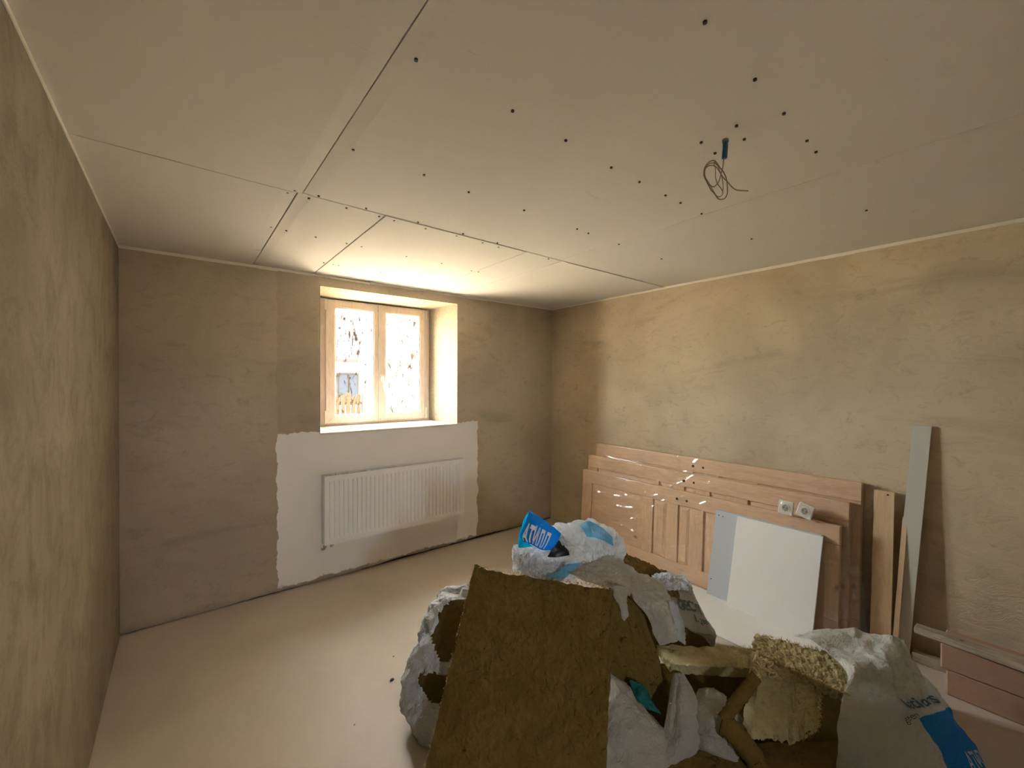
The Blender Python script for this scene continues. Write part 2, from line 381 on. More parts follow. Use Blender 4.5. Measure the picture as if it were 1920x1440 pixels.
# ---------------------------------------------------------------- window
win = empty('window_1', (1.494, YF, OZ0), None, None); tag(win, 'beige two-leaf window with white glare behind the panes', kind='structure')
FX0, FX1, FZ0, FZ1 = RX0+0.0, RX1-0.0, OZ0+0.004, OZ1-0.006
SX0, SXM, SX1, SZ0, SZ1 = 1.012, 1.485, 1.972, 1.190, 2.300
fy0, fy1 = 3.995, 4.075
mb = MB()
mb.box(FX0, SX0+0.012, fy0, fy1, FZ0, FZ1); mb.box(SX1-0.012, FX1, fy0, fy1, FZ0, FZ1)
mb.box(SX0+0.012, SX1-0.012, fy0, fy1, FZ0, SZ0+0.012); mb.box(SX0+0.012, SX1-0.012, fy0, fy1, SZ1-0.010, FZ1)
mb.build('outer_frame', M_WINF, win, 0.003)
def sash(x0, x1, gx0, gx1, gz0, gz1):
    y0, y1 = 3.965, 4.04
    mb = MB()
    def mitre(a, b, c, d):   # quad in xz, extruded in y
        mb.hexa([(a[0],y0,a[1]),(b[0],y0,b[1]),(b[0],y1,b[1]),(a[0],y1,a[1]),(d[0],y0,d[1]),(c[0],y0,c[1]),(c[0],y1,c[1]),(d[0],y1,d[1])])
    o = [(x0,SZ0),(x1,SZ0),(x1,SZ1),(x0,SZ1)]; i = [(gx0,gz0),(gx1,gz0),(gx1,gz1),(gx0,gz1)]
    g = 0.0004
    mitre(o[0], o[1], (i[1][0],i[1][1]), (i[0][0],i[0][1]))
    mitre(i[3], i[2], o[2], o[3])
    mitre(o[0], i[0], i[3], o[3]); mitre(i[1], o[1], o[2], i[2])
    s = mb.build('sash', M_WINF, win, 0.002)
    b = MB(); w = 0.011; yb0 = 3.972
    b.box(gx0,gx1,yb0,4.0,gz0,gz0+w); b.box(gx0,gx1,yb0,4.0,gz1-w,gz1); b.box(gx0,gx0+w,yb0,4.0,gz0+w,gz1-w); b.box(gx1-w,gx1,yb0,4.0,gz0+w,gz1-w)
    b.build('glazing_bead', M_BEAD, s, 0.002)
    b = MB(); w2 = 0.016
    b.box(gx0+w,gx1-w,4.0,4.004,gz0+w,gz0+w2); b.box(gx0+w,gx1-w,4.0,4.004,gz1-w2,gz1-w); b.box(gx0+w,gx0+w2,4.0,4.004,gz0+w2,gz1-w2); b.box(gx1-w2,gx1-w,4.0,4.004,gz0+w2,gz1-w2)
    b.build('rubber_seal', M_SEAL, s)
    box('glass_pane', (gx0+0.004,gx1-0.004,4.006,4.010,gz0+0.004,gz1-0.004), M_GLASS, s)
    return s
sl = sash(SX0, SXM-0.002, 1.085, 1.447, 1.252, 2.236)
sr = sash(SXM+0.002, SX1, 1.556, 1.918, 1.252, 2.236)
# handle on the right leaf
h = MB(); h.box(1.506,1.534,3.953,3.966,1.565,1.635); h.build('handle_rose', M_WHITE_PL, sr, 0.004)
tube('handle', [(1.520,3.955,1.605),(1.520,3.925,1.607),(1.521,3.915,1.600),(1.523,3.912,1.575),(1.526,3.914,1.53),(1.528,3.918,1.475)], [0.009,0.009,0.011,0.011,0.010,0.007], M_WHITE_PL, sr, 8)
for x, z0, z1 in ((1.004,2.21,2.29),(1.004,1.20,1.30),(1.984,1.20,1.295),(1.984,2.21,2.285)):
    b = MB(); b.cyl((x,3.958,z0),(x,3.958,z1),0.0085,10); b.cyl((x,3.958,z0-0.008),(x,3.958,z0),0.006,8); b.cyl((x,3.958,z1),(x,3.958,z1+0.006),0.006,8)
    b.build('hinge', M_WHITE_PL, win, smooth=False)
M_SILL = simple('sill_plaster', (0.80,0.72,0.60), 0.7, 0.06, 8)
MB().hexa([(OX0+0.001,YB-0.003,OZ0-0.014),(OX1-0.001,YB-0.003,OZ0-0.014),(RX1,4.0,OZ0-0.014),(RX0,4.0,OZ0-0.014),(OX0+0.001,YB-0.003,OZ0+0.003),(OX1-0.001,YB-0.003,OZ0+0.003),(RX1,4.0,OZ0+0.006),(RX0,4.0,OZ0+0.006)]).build('window_sill', M_SILL, win, 0.002)
box('drip_ledge', (RX0-0.05, RX1+0.05, 4.08, 4.2, OZ0-0.03, OZ0-0.005), simple('sheet_zinc', (0.6,0.6,0.58), 0.5), win)

# ---------------------------------------------------------------- what stands outside
M_EARTH = simple('yard_gravel', (0.60,0.51,0.385), 0.95, 0.12, 1.5, local=False)
tag(box('yard_ground', (-60, 60, -60, 60, -0.5, -0.14), M_EARTH), 'pale dusty yard outside the window', kind='structure')
M_EXTW = simple('outdoor_render', (0.36,0.31,0.25), 0.95, 0.2, 3.0, local=False, bmp=0.4)
tag(box('wall_outside', (2.62, 3.6, 4.121, 7.75, -0.138, 5.0), M_EXTW), 'pale rough outdoor wall filling the right pane', kind='structure')
M_HW = simple('house_render', (0.78,0.76,0.72), 0.9, 0.05, 1); M_HR = simple('house_roof_tiles', (0.017,0.016,0.016), 0.9, 0.2, 5, spec=0.0)
M_HG = simple('house_window', (0.014,0.016,0.020), 0.9, spec=0.0); M_HT = simple('house_timber', (0.018,0.016,0.015), 0.8, spec=0.0)
hs = empty('neighbour_house', (5.0, 15.0, -0.14), 'pale house with grey tiled roof seen faintly through the left pane', 'house')
box('wall', (2.2, 8.0, 15.0, 20.0, -0.14, 2.35), M_HW, hs)
MB().add([(1.9,14.6,2.25),(8.3,14.6,2.25),(8.3,20.4,2.25),(1.9,20.4,2.25),(1.9,17.5,4.2),(8.3,17.5,4.2)], [(0,1,5,4),(2,3,4,5),(0,4,3),(1,2,5),(0,3,2,1)]).build('roof', M_HR, hs)
box('gutter', (1.9, 8.3, 14.5, 14.6, 2.18, 2.28), M_HT, hs)
for x in (3.0, 4.15, 5.3, 6.6):
    w = box('window', (x, x+0.75, 14.93, 15.02, 0.75, 1.85), M_HT, hs)
    box('pane', (x+0.07, x+0.35, 14.9, 14.93, 0.83, 1.77), M_HG, w); box('pane', (x+0.41, x+0.68, 14.9, 14.93, 0.83, 1.77), M_HG, w)
M_FENCE = simple('fence_boards', (0.020,0.014,0.009), 0.9, 0.1, 4, spec=0.0)
fn = empty('board_fence', (4.0, 11.0, -0.14), 'weathered wooden board fence outside below the house', 'fence')
for k in range(26):
    x = 1.6 + k*0.13
    box('fence_board', (x, x+0.105, 11.0, 11.025, -0.08, 1.22+0.05*math.sin(k*2.1)), M_FENCE, fn)
box('fence_rail', (1.55, 5.0, 11.026, 11.07, 0.12, 0.2), M_FENCE, fn); box('fence_rail', (1.55, 5.0, 11.026, 11.07, 0.95, 1.03), M_FENCE, fn)

# ---------------------------------------------------------------- radiator
M_RAD = simple('radiator_enamel', (0.93,0.93,0.94), 0.30)
rad = empty('radiator', (1.485, 3.46, 0.30), 'white ribbed panel radiator on the white painted patch under the window', 'radiator')
rx0, rx1, rz0, rz1, ry0, ry1 = 0.862, 2.112, 0.305, 0.838, 3.418, 3.494
n = 34; prof = []
def face(yb, sgn, name):
    """pressed steel sheet with vertical ribs; frame of flat steel round them"""
    V = []; F = []
    pit = (rx1-rx0-0.05)/n
    xsr = [rx0, rx0+0.022]
    for k in range(n):
        a = rx0+0.025+k*pit
        xsr += [a+pit*0.02, a+pit*0.14, a+pit*0.32, a+pit*0.44]
    xsr += [rx1-0.022, rx1]
    zs = [rz0, rz0+0.040, rz0+0.058, rz1-0.058, rz1-0.040, rz1]
    for i, x in enumerate(xsr):
        for j, z in enumerate(zs):
            d = 0.0
            if j in (2, 3) and 2 <= i < len(xsr)-2:
                if (i-2) % 4 in (1, 2): d = 0.014
            V.append((x, yb+sgn*d, z))
    nz = len(zs)
    for i in range(len(xsr)-1):
        for j in range(nz-1):
            a = i*nz+j; q = (a, a+nz, a+nz+1, a+1); F.append(q if sgn > 0 else q[::-1])
    o = obj(name, V, F, M_RAD, rad); s = o.modifiers.new('thickness', 'SOLIDIFY'); s.thickness = 0.002; s.offset = -1
    return o
face(ry0, 1, 'front_panel'); face(ry1, -1, 'rear_panel')
for x in (rx0-0.001, rx1-0.001):
    s = MB(); s.box(x, x+0.002, ry0-0.001, ry1, rz0+0.004, rz1-0.001); s.build('side_cover', M_RAD, rad, 0.0008)
t = MB()
for k in range(60):
    x = rx0+0.012+k*(rx1-rx0-0.02)/60
    t.box(x, x+0.004, ry0+0.008, ry1-0.006, rz1-0.006, rz1-0.002)
t.box(rx0, rx1, ry0-0.0005, ry0+0.008, rz1-0.006, rz1); t.box(rx0, rx1, ry1-0.006, ry1, rz1-0.006, rz1)
t.build('top_grille', M_RAD, rad)
cv = MB()
for k in range(70):
    x = rx0+0.02+k*(rx1-rx0-0.04)/70; cv.box(x, x+0.0015, ry0+0.012, ry1-0.012, rz0+0.03, rz1-0.03)
cv.build('convector_fins', M_RAD, rad)
M_BRASS = simple('nickel_valve', (0.42,0.38,0.30), 0.35, metal=0.9)
for x in (rx0+0.012, rx0+0.062):
    v = MB(); v.cyl((x,3.456,rz0+0.004),(x,3.456,rz0-0.030),0.009,10); v.cyl((x,3.456,rz0-0.010),(x,3.456,rz0-0.022),0.013,6); v.build('valve_stub', M_BRASS, rad)
MB().cyl((rx0+0.012,3.456,rz0-0.034),(rx0-0.012,3.45,rz0-0.034),0.008,8).build('drain_valve', M_BRASS, rad)
for x in (rx0+0.2, rx1-0.2): box('wall_bracket', (x, x+0.03, ry1-0.001, YB-0.0005, rz0+0.08, rz1-0.06), M_RAD, rad)
# ---------------------------------------------------------------- doors, boards and sockets along the right wall
def m_pine(name, a=(0.86,0.60,0.40), b=(0.75,0.49,0.30), ax=0):
    m, nt, p, out = newmat(name)
    s = [7.0, 7.0, 7.0]; s[ax] = 0.9
    v = pos(nt, tuple(s), local=True); g = noi(nt, v, 5.0, 4, 0.6, 1.6)
    k = nd(nt, 'ShaderNodeTexVoronoi', {'Vector': pos(nt, (0.55 if ax==0 else 1, 0.55 if ax==1 else 1, 1), local=True), 'Scale': 5.5}).outputs['Distance']
    c = mix(nt, smooth01(nt, g, 0.3, 0.72), a, b)
    c = mix(nt, mth(nt, 'MULTIPLY', smooth01(nt, k, 0.10, 0.03), 0.75), c, (0.24,0.11,0.05))
    nt.links.new(c, p.inputs['Base Color']); p.inputs['Roughness'].default_value = 0.55
    bump(nt, p, g, 0.08, 0.003); return m
M_PX = m_pine('pine_long_grain', ax=0); M_PY = m_pine('pine_cross_grain', ax=1)
M_PZ = m_pine('pine_upright', (0.76,0.55,0.34), (0.64,0.44,0.25), ax=2)
def m_film():
    m, nt, p, out = newmat('clear_wrapping_film'); nt.nodes.remove(p)
    fr = mth(nt, 'POWER', nd(nt, 'ShaderNodeLayerWeight').outputs['Facing'], 4.0)
    tr = nd(nt, 'ShaderNodeBsdfTransparent', {0: (0.97,0.97,0.97,1)}).outputs[0]
    gl = nd(nt, 'ShaderNodeBsdfGlossy', {0: (1,1,1,1), 'Roughness': 0.12}).outputs[0]
    f = mth(nt, 'MULTIPLY_ADD', fr, 0.55, 0.08, clamp=True)
    a = nd(nt, 'ShaderNodeMixShader', {0: f, 1: tr, 2: gl}).outputs[0]
    nt.links.new(a, out.inputs[0]); return m
M_FILM = m_film()
def ridged(p, f, seed):
    return 1.0 - abs(noise.noise((p[0]*f[0]+seed, p[1]*f[1], seed*0.7)))*2.2
def pine_door(y_far, xb, W, L, label, seed, slope=0.0526):
    nrm = math.hypot(1.0, slope)
    ux, uz = slope/nrm, 1.0/nrm
    rot = Matrix(((0, ux, -uz), (-1, 0, 0), (0, uz, ux)))   # columns: along the door, up its width, out of its face
    d = empty('pine_door', (xb, y_far, 0.002), label, 'door', 'wrapped pine doors leaning on the right wall', rot)
    T = 0.042; s = 0.115
    def part(name, x0, x1, y0, y1, z0, z1, mat, bv=0.004):
        return box(name, (x0,x1,y0,y1,z0,z1), mat, d, bv, world=False, seg=2)
    st = part('stile', 0, L, W-s, W, -T, 0, M_PX); part('stile', 0, L, 0, s, -T, 0, M_PX)
    rails = [(0,0.12),(0.70,0.80),(0.93,1.03),(1.13,1.24),(1.42,1.52),(L-0.13,L)]
    for a, b in rails: part('rail', a, b, s+0.0005, W-s-0.0005, -T+0.001, -0.001, M_PY)
    for (a0, a), (b, b0) in zip(rails, rails[1:]):
        x0, x1, y0, y1 = a+0.0005, b-0.0005, s+0.0005, W-s-0.0005
        m = MB(); w = min(0.05, (x1-x0)*0.28); zr, zf = -0.016, -0.006
        m.add([(x0,y0,zr),(x1,y0,zr),(x1,y1,zr),(x0,y1,zr),(x0+w,y0+w,zf),(x1-w,y0+w,zf),(x1-w,y1-w,zf),(x0+w,y1-w,zf),(x0,y0,-0.03),(x1,y0,-0.03),(x1,y1,-0.03),(x0,y1,-0.03)],
              [(4,5,6,7),(0,1,5,4),(1,2,6,5),(2,3,7,6),(3,0,4,7),(8,11,10,9),(0,8,9,1),(1,9,10,2),(2,10,11,3),(3,11,8,0)])
        m.build('panel', M_PY if x1-x0 < 0.2 else M_PX, d, world=False)
    for x, r in ((L*0.487, 0.011), (L*0.527, 0.009)):
        MB().cyl((x, W-0.068, -0.02), (x, W-0.068, 0.0012), r, 14).build('handle_hole', M_DARK, st, world=False)
    # clear film: over the face, round the top edge and both ends
    nx, ny = 130, 150; V = []; F = []
    prof = [(W*j/ny, 0.0) for j in range(ny+1)] + [(W+0.004, -0.012), (W+0.005, -0.03), (W+0.004, -T)]
    rw = random.Random(int(seed*13)); folds = []
    for _ in range(42):
        fx = rw.uniform(0, L); fy = rw.uniform(0.05, W-0.02); fa = rw.choice((0.0, 0.05, -0.12, 0.5, 0.9))+rw.uniform(-0.08, 0.08); fl_ = rw.uniform(0.10, 0.55)
        folds.append((fx, fy, math.cos(fa), math.sin(fa), fl_, rw.uniform(0.005, 0.011), rw.uniform(0.012, 0.022), rw.uniform(0, 9)))
    def fold_h(x, y):
        h = 0.0
        for fx, fy, cx, cy, ln, am, w, ph in folds:
            dx, dy = x-fx, y-fy; t = (dx*cx+dy*cy)/ln
            if not 0 < t < 1: continue
            d = abs(-dx*cy+dy*cx + 0.02*math.sin(t*5+ph))
            if d < w: h += am*(1-d/w)*math.sin(math.pi*t)**0.5
        return h
    cols = [-0.004 + (L+0.008)*i/nx for i in range(nx+1)]
    for i, x in enumerate(cols):
        for j, (y, z) in enumerate(prof):
            o = 0.0025
            if z == 0.0:
                e = min(1.0, min(x+0.02, L-x+0.02)/0.12, 1.0)
                q = ridged((x + 0.5*y, y), (0.9, 8.0), seed); q2 = ridged((x - 0.8*y, y+x*0.4), (5.0, 6.0), seed+11)
                mk = max(0, min(1, noise.noise((x*2.3, y*3.1, seed+20))*2.5+0.35)); mk2 = max(0, min(1, noise.noise((x*3.3, y*3.1, seed+40))*3))
                q3 = noise.noise((x*22, y*22, seed))
                o += (fold_h(x, y) + max(0, q)**3*0.008*mk + max(0, q2)**3*0.008*mk2 + abs(q3)*0.0016)*e
            V.append((x, y+ (0 if z == 0 else o*0.4), z + o))
    nj = len(prof)
    for i in range(nx):
        for j in range(nj-1):
            a = i*nj+j; F.append((a, a+nj, a+nj+1, a+1))
    # near-end flap of gathered film
    b = len(V); nf = 14
    for k in range(nf+1):
        for j in range(ny+1):
            y = W*j/ny; t = k/nf
            pinch = 0.5+0.5*math.cos(6.0*y/W+seed)
            V.append((L+0.006+0.085*t*pinch+0.012*noise.noise((y*9, t*3, seed)), y + 0.02*t*noise.noise((y*7, seed, t)), -0.004-0.034*t + 0.016*(0.4-abs(noise.noise((y*26, t*6, seed+3))))*2*math.sin(math.pi*min(1, t*1.1+0.08))))
    for k in range(nf):
        for j in range(ny):
            a = b+k*(ny+1)+j; F.append((a, a+ny+1, a+ny+2, a+1))
    f = obj('plastic_film', V, F, M_FILM, d, True, world=False); f['label'] = 'clear wrinkled wrapping film over the pine'
    return d
pine_door(2.817, 3.236, 0.952, 2.112, 'widest wrapped pine door, rearmost of three, flat against the right wall', 1.0)
pine_door(2.858, 3.180, 0.832, 2.108, 'middle-width wrapped pine door between the two other leaning doors', 5.0)
front_door = pine_door(2.872, 3.122, 0.692, 2.092, 'narrowest wrapped pine door, foremost of three, behind the white board', 9.0)

def leaning_board(name, y0, y1, xb, xt, h, t, mat, label, cat, group=None, dy=0.0):
    """upright sheet: foot at xb on the floor, head at xt; t thick; dy shifts the head along the wall"""
    nx = Vector((-(h), 0, xt-xb)).normalized()
    a, b, c, e = Vector((xb,y0,0.001)), Vector((xb,y1,0.001)), Vector((xt,y1+dy,h)), Vector((xt,y0+dy,h))
    k = -nx*t; k.z = 0
    return tag(MB().hexa([a, b, b+k, a+k, e, c, c+k, e+k]).build(name, mat, None, 0.0012), label, cat, group)
def m_lam(name, c, holes=False):
    return simple(name, c, 0.42, 0.02, 3)
gb = leaning_board('laminated_board', 1.556, 0.895, 3.058, 3.138, 0.618, 0.016, m_lam('grey_laminate', (0.53,0.57,0.62)), 'pale blue-grey laminated board showing behind the white board', 'board', 'laminated boards leaning on the doors', -0.028)
for z, y in ((0.585,1.505),(0.582,1.475),(0.12,1.53)):
    x = 3.058+0.08*z/0.618
    MB().cyl((x-0.0025, y, z), (x+0.004, y, z), 0.004, 8).build('screw_hole', M_DARK, gb)
leaning_board('laminated_board', 1.388, 0.878, 3.006, 3.120, 0.613, 0.016, m_lam('white_laminate', (0.86,0.86,0.85)), 'white square laminated board leaning in front of the wrapped doors', 'board', 'laminated boards leaning on the doors', -0.022)
tag(box('floor_sheet', (2.606, 3.10, 0.78, 2.35, 0.0005, 0.006), simple('white_sheet', (0.80,0.785,0.76), 0.55, 0.05, 5), None, 0.001), 'white sheet lying on the floor in front of the doors', 'sheet')

# upright pine board, batten and plasterboard offcut at the near end of the doors
def slat(name, foot, head, w, t, mat, label, cat, chips=0, edge=None):
    """w along the wall (towards the viewer), t thick"""
    f = Vector(foot); h = Vector(head); e = Vector((0,-w,0)); n = Vector((t,0,0))
    N = 30; V = []; F = []
    for k in range(N+1):
        p = f.lerp(h, k/N); c1 = chips*abs(noise.noise((k*0.9, 3.3, 1))); c2 = chips*abs(noise.noise((k*0.8, 9.1, 2)))
        V += [p+e*c1, p+e-e*c2, p+e-e*c2+n, p+e*c1+n]
    for k in range(N):
        a = 4*k; b = a+4
        F += [(a,a+1,b+1,b),(a+1,a+2,b+2,b+1),(a+2,a+3,b+3,b+2),(a+3,a,b,b+3)]
    F += [(3,2,1,0),(4*N,4*N+1,4*N+2,4*N+3)]
    return tag(obj(name, V, F, mat), label, cat)
pb = slat('pine_board', (3.205,0.645,0.001), (3.290,0.648,0.925), 0.092, 0.026, M_PZ, 'bare pine board standing upright past the near end of the doors', 'board')
MB().cyl((3.2855,0.585,0.907),(3.292,0.585,0.907),0.005,10).build('nail_hole', simple('ink_spot', (0.06,0.03,0.10), 0.6), pb)
slat('pine_batten', (3.205,0.548,0.001), (3.292,0.520,0.79), 0.022, 0.030, M_PZ, 'thin pine batten between the upright pine board and the plasterboard strip', 'batten')
M_GYPG = simple('plasterboard_grey', (0.60,0.58,0.52), 0.85, 0.04, 6)
M_GYPW = simple('plasterboard_core', (0.82,0.80,0.74), 0.9, 0.05, 40)
gs = slat('plasterboard_strip', (3.247,0.560,0.001), (3.318,0.484,1.325), 0.078, 0.0125, M_GYPG, 'tall narrow grey plasterboard strip leaning on the right wall', 'strip')
V = []; F = []   # broken white core along its near edge
f0, h0 = Vector((3.247,0.482,0.001)), Vector((3.318,0.406,1.325))
for k in range(61):
    p = f0.lerp(h0, k/60); c = 0.0022*abs(noise.noise((k*0.53, 1.1, 0)))+0.0004
    V += [p+Vector((-0.0003,0.0012,0)), p+Vector((0.0005,-c,0)), p+Vector((0.0115,-c*0.8,0)), p+Vector((0.0128,0.0012,0))]
for k in range(60):
    a = 4*k; b = a+4; F += [(a,a+1,b+1,b),(a+1,a+2,b+2,b+1),(a+2,a+3,b+3,b+2)]
obj('broken_core', V, F, M_GYPW, gs)['label'] = 'ragged white gypsum core'

# socket outlets in clear bags, standing on the edge of the front door
M_SOC = simple('socket_white', (0.84,0.82,0.76), 0.35); M_SOC2 = simple('socket_shade', (0.42,0.38,0.32), 0.5); M_PIN = simple('socket_pin_hole', (0.05,0.045,0.04), 0.6)
def socket(loc, ang, label):
    # local: x along -Y, y up, z towards the room
    base = Matrix(((0, 0.0, -1), (-1, 0, 0), (0, 1, 0))) @ Matrix.Rotation(ang, 3, 'Z') @ Matrix.Rotation(-0.05, 3, 'X')
    e = empty('socket_outlet', loc, label, 'socket', 'bagged socket outlets on the door edge', base)
    w = 0.044
    MB().box(-w,w,-w,w,0.012,0.030).build('cover_frame', M_SOC, e, 0.006, world=False, seg=2)
    MB().box(-w*0.8,w*0.8,-w*0.8,w*0.8,-0.014,0.012).build('back_box', M_SOC, e, 0.004, world=False)
    c = MB().cyl((0,0,0.0285),(0,0,0.0335),0.027,24).build('socket_insert', M_SOC, e, 0.001, world=False)
    MB().cyl((0,0,0.0300),(0,0,0.0340),0.020,20).build('socket_well', M_SOC2, c, world=False)
    for s in (-1, 1):
        MB().cyl((s*0.0095,0,0.033),(s*0.0095,0,0.0348),0.0035,10).build('pin_hole', M_PIN, c, world=False)
        MB().box(-0.003,0.003,s*0.019-0.002,s*0.019+0.002,0.031,0.0352).build('earth_clip', M_PIN, c, world=False)
    V = []; F = []; n = 10
    for i in range(n+1):
        for j in range(n+1):
            x = (i/n-0.5)*2*(w+0.003); y = (j/n-0.5)*2*(w+0.003)
            ed = max(abs(x), abs(y))/(w+0.003)
            V.append((x+0.004*noise.noise((i*0.9,j*0.9,ang)), y+0.004*noise.noise((i*0.8,j*0.7,ang+5)), (0.037+0.005*noise.noise((i*0.7,j*0.7,ang+2))) if ed < 0.95 else 0.012))
    for i in range(n):
        for j in range(n): a = i*(n+1)+j; F.append((a,a+n+1,a+n+2,a+1))
    obj('clear_bag', V, F, M_FILM, e, False, world=False)
socket((3.158,1.066,0.743), -0.07, 'bagged white socket outlet, upright, left of its tilted twin on the door edge')
socket((3.158,0.957,0.748), -0.28, 'tilted bagged white socket outlet, right one on the door edge')

# reddish blocks with a weathered plank, low on the far right
M_BLOCK = simple('red_brown_block', (0.42,0.25,0.17), 0.95, 0.12, 30, bmp=0.5)
for z0, y0, x0, lab in ((0.001,0.311,3.030,'lower reddish-brown block on the floor, bottom right'), (0.1275,0.331,3.026,'upper reddish-brown block under the weathered plank')):
    b = box('fired_clay_block', (x0, x0+0.20, -0.32, y0, z0, z0+0.125), M_BLOCK, None, 0.006)
    tag(b, lab, 'block', 'reddish blocks stacked under the plank')
def m_oldwood():
    m, nt, p, out = newmat('weathered_wood'); v = pos(nt, (6,0.8,6), local=True); g = noi(nt, v, 7, 4, 0.65, 0.5)
    nt.links.new(mix(nt, smooth01(nt, g, 0.3, 0.7), (0.44,0.38,0.29), (0.28,0.22,0.15)), p.inputs['Base Color']); p.inputs['Roughness'].default_value = 0.85
    bump(nt, p, g, 0.3, 0.004); return m
M_OLD = m_oldwood()
pk = tag(MB().hexa([(3.030,0.430,0.2545),(2.985,-0.35,0.2545),(3.140,-0.35,0.2545),(3.105,0.400,0.2545),(3.040,0.432,0.285),(2.990,-0.35,0.285),(3.135,-0.35,0.285),(3.096,0.432,0.285)]).build('weathered_plank', M_OLD, None, 0.004), 'weathered grey plank resting on the reddish blocks', 'plank')
MB().cyl((3.065,0.26,0.2835),(3.065,0.26,0.2856),0.008,10).build('wood_knot', simple('knot_dark', (0.12,0.09,0.06), 0.8), pk)
tag(box('floor_batten', (3.245, 3.300, -0.30, 0.47, 0.001, 0.05), M_OLD, None, 0.004), 'dark wooden batten lying on the floor behind the reddish blocks', 'batten')

# ---------------------------------------------------------------- cable hanging from the ceiling
M_BLUE = simple('conduit_blue', (0.008,0.10,0.19), 0.45); M_CAB = simple('cable_sheath', (0.22,0.19,0.12), 0.5); M_CABE = simple('conduit_rim', (0.10,0.12,0.12), 0.6)
cb = empty('ceiling_cable', (1.463,0.688,2.40), 'coiled grey cable hanging out of a blue conduit in the ceiling', 'cable')
tube('conduit', [(1.463,0.688,2.402),(1.4635,0.689,2.37),(1.463,0.691,2.338)], [0.0088,0.0085,0.0088], M_BLUE, cb, 14)
MB().cyl((1.463,0.688,2.3995),(1.463,0.688,2.392),0.0105,14).build('conduit_collar', M_CABE, cb)
W1 = [(1.460,0.692,2.346),(1.456,0.692,2.312),(1.449,0.695,2.284),(1.437,0.697,2.254),(1.423,0.700,2.238),(1.412,0.703,2.231),(1.406,0.712,2.238),(1.403,0.723,2.258),(1.404,0.730,2.280),(1.407,0.733,2.297),(1.418,0.732,2.316),(1.432,0.726,2.331),(1.442,0.718,2.335),(1.446,0.710,2.326),(1.450,0.700,2.306),(1.453,0.689,2.287),(1.457,0.681,2.261),(1.459,0.679,2.234),(1.463,0.681,2.215),(1.461,0.687,2.201),(1.453,0.696,2.197),(1.446,0.704,2.201),(1.441,0.713,2.219),(1.434,0.721,2.231),(1.432,0.728,2.247),(1.422,0.736,2.272),(1.416,0.738,2.284),(1.414,0.735,2.299),(1.417,0.728,2.309),(1.422,0.719,2.312),(1.429,0.708,2.308),(1.436,0.700,2.296),(1.447,0.688,2.268),(1.457,0.676,2.249),(1.461,0.664,2.230),(1.468,0.654,2.219),(1.477,0.642,2.215),(1.490,0.624,2.211)]
tube('cable', spline(W1, 190), 0.0019, M_CAB, cb, 6)
W2 = [(1.450,0.691,2.295),(1.434,0.699,2.305),(1.426,0.708,2.320),(1.432,0.706,2.293),(1.430,0.705,2.269),(1.433,0.700,2.247),(1.444,0.693,2.231),(1.453,0.691,2.216),(1.449,0.699,2.206),(1.443,0.710,2.214),(1.431,0.727,2.256),(1.415,0.734,2.280),(1.412,0.729,2.308),(1.423,0.716,2.319),(1.435,0.703,2.312),(1.446,0.692,2.273),(1.448,0.688,2.240),(1.446,0.689,2.214)]
tube('cable', spline(W2, 120), 0.0015, M_CAB, cb, 6)
# ---------------------------------------------------------------- the heap: mineral wool and plastic bags
def m_wool(name, a, b, d):
    m, nt, p, out = newmat(name)
    v = pos(nt, local=True); f1 = noi(nt, v, 7, 5, 0.7, 1.0); fb = noi(nt, pos(nt, (1,1,3), local=True), 60, 4, 0.75, 2.5)
    pit = noi(nt, v, 24, 5, 0.7, 1.5)
    c = mix(nt, smooth01(nt, f1, 0.3, 0.7), a, b)
    c = mix(nt, mth(nt, 'MULTIPLY', smooth01(nt, fb, 0.5, 0.75), 0.35), c, tuple(min(1, x*1.35) for x in b))
    c = mix(nt, mth(nt, 'MULTIPLY', smooth01(nt, pit, 0.62, 0.72), 0.65), c, d)
    nt.links.new(c, p.inputs['Base Color']); p.inputs['Roughness'].default_value = 1.0
    p.inputs['Specular IOR Level'].default_value = 0.05
    h = mth(nt, 'SUBTRACT', mth(nt, 'MULTIPLY', fb, 0.5), smooth01(nt, pit, 0.58, 0.74))
    bump(nt, p, h, 0.9, 0.010); return m
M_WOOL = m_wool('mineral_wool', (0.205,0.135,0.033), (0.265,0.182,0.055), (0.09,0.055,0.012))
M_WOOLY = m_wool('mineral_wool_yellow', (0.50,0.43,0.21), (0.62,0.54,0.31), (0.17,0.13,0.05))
M_FIB = simple('wool_fibre', (0.66,0.52,0.28), 0.9)
def m_bag(name, c, trans=0.35, rough=0.32, print_fn=None):
    m, nt, p, out = newmat(name)
    v = pos(nt, local=True)
    w = nd(nt, 'ShaderNodeTexVoronoi', {'Vector': nd(nt, 'ShaderNodeMapping', {'Vector': v, 'Scale': (1,1,1)}).outputs[0], 'Scale': 14.0, 'Randomness': 1.0}, feature='DISTANCE_TO_EDGE').outputs[0]
    n2 = noi(nt, v, 26, 3, 0.6, 2.0)
    col = mix(nt, noi(nt, v, 9, 3), tuple(x*0.9 for x in c), c)
    if print_fn: col = print_fn(nt, col)
    nt.links.new(col, p.inputs['Base Color']); p.inputs['Roughness'].default_value = rough
    h = mth(nt, 'ADD', mth(nt, 'MULTIPLY', smooth01(nt, w, 0.0, 0.12), 0.15), mth(nt, 'MULTIPLY', mth(nt, 'ABSOLUTE', mth(nt, 'SUBTRACT', n2, 0.5)), 3.0))
    b = bump(nt, p, h, 0.55, 0.010)
    tl = nd(nt, 'ShaderNodeBsdfTranslucent', {0: col, 'Normal': b}).outputs[0]
    a = nd(nt, 'ShaderNodeMixShader', {0: trans, 1: p.outputs[0], 2: tl}).outputs[0]
    nt.links.new(a, out.inputs[0]); return m
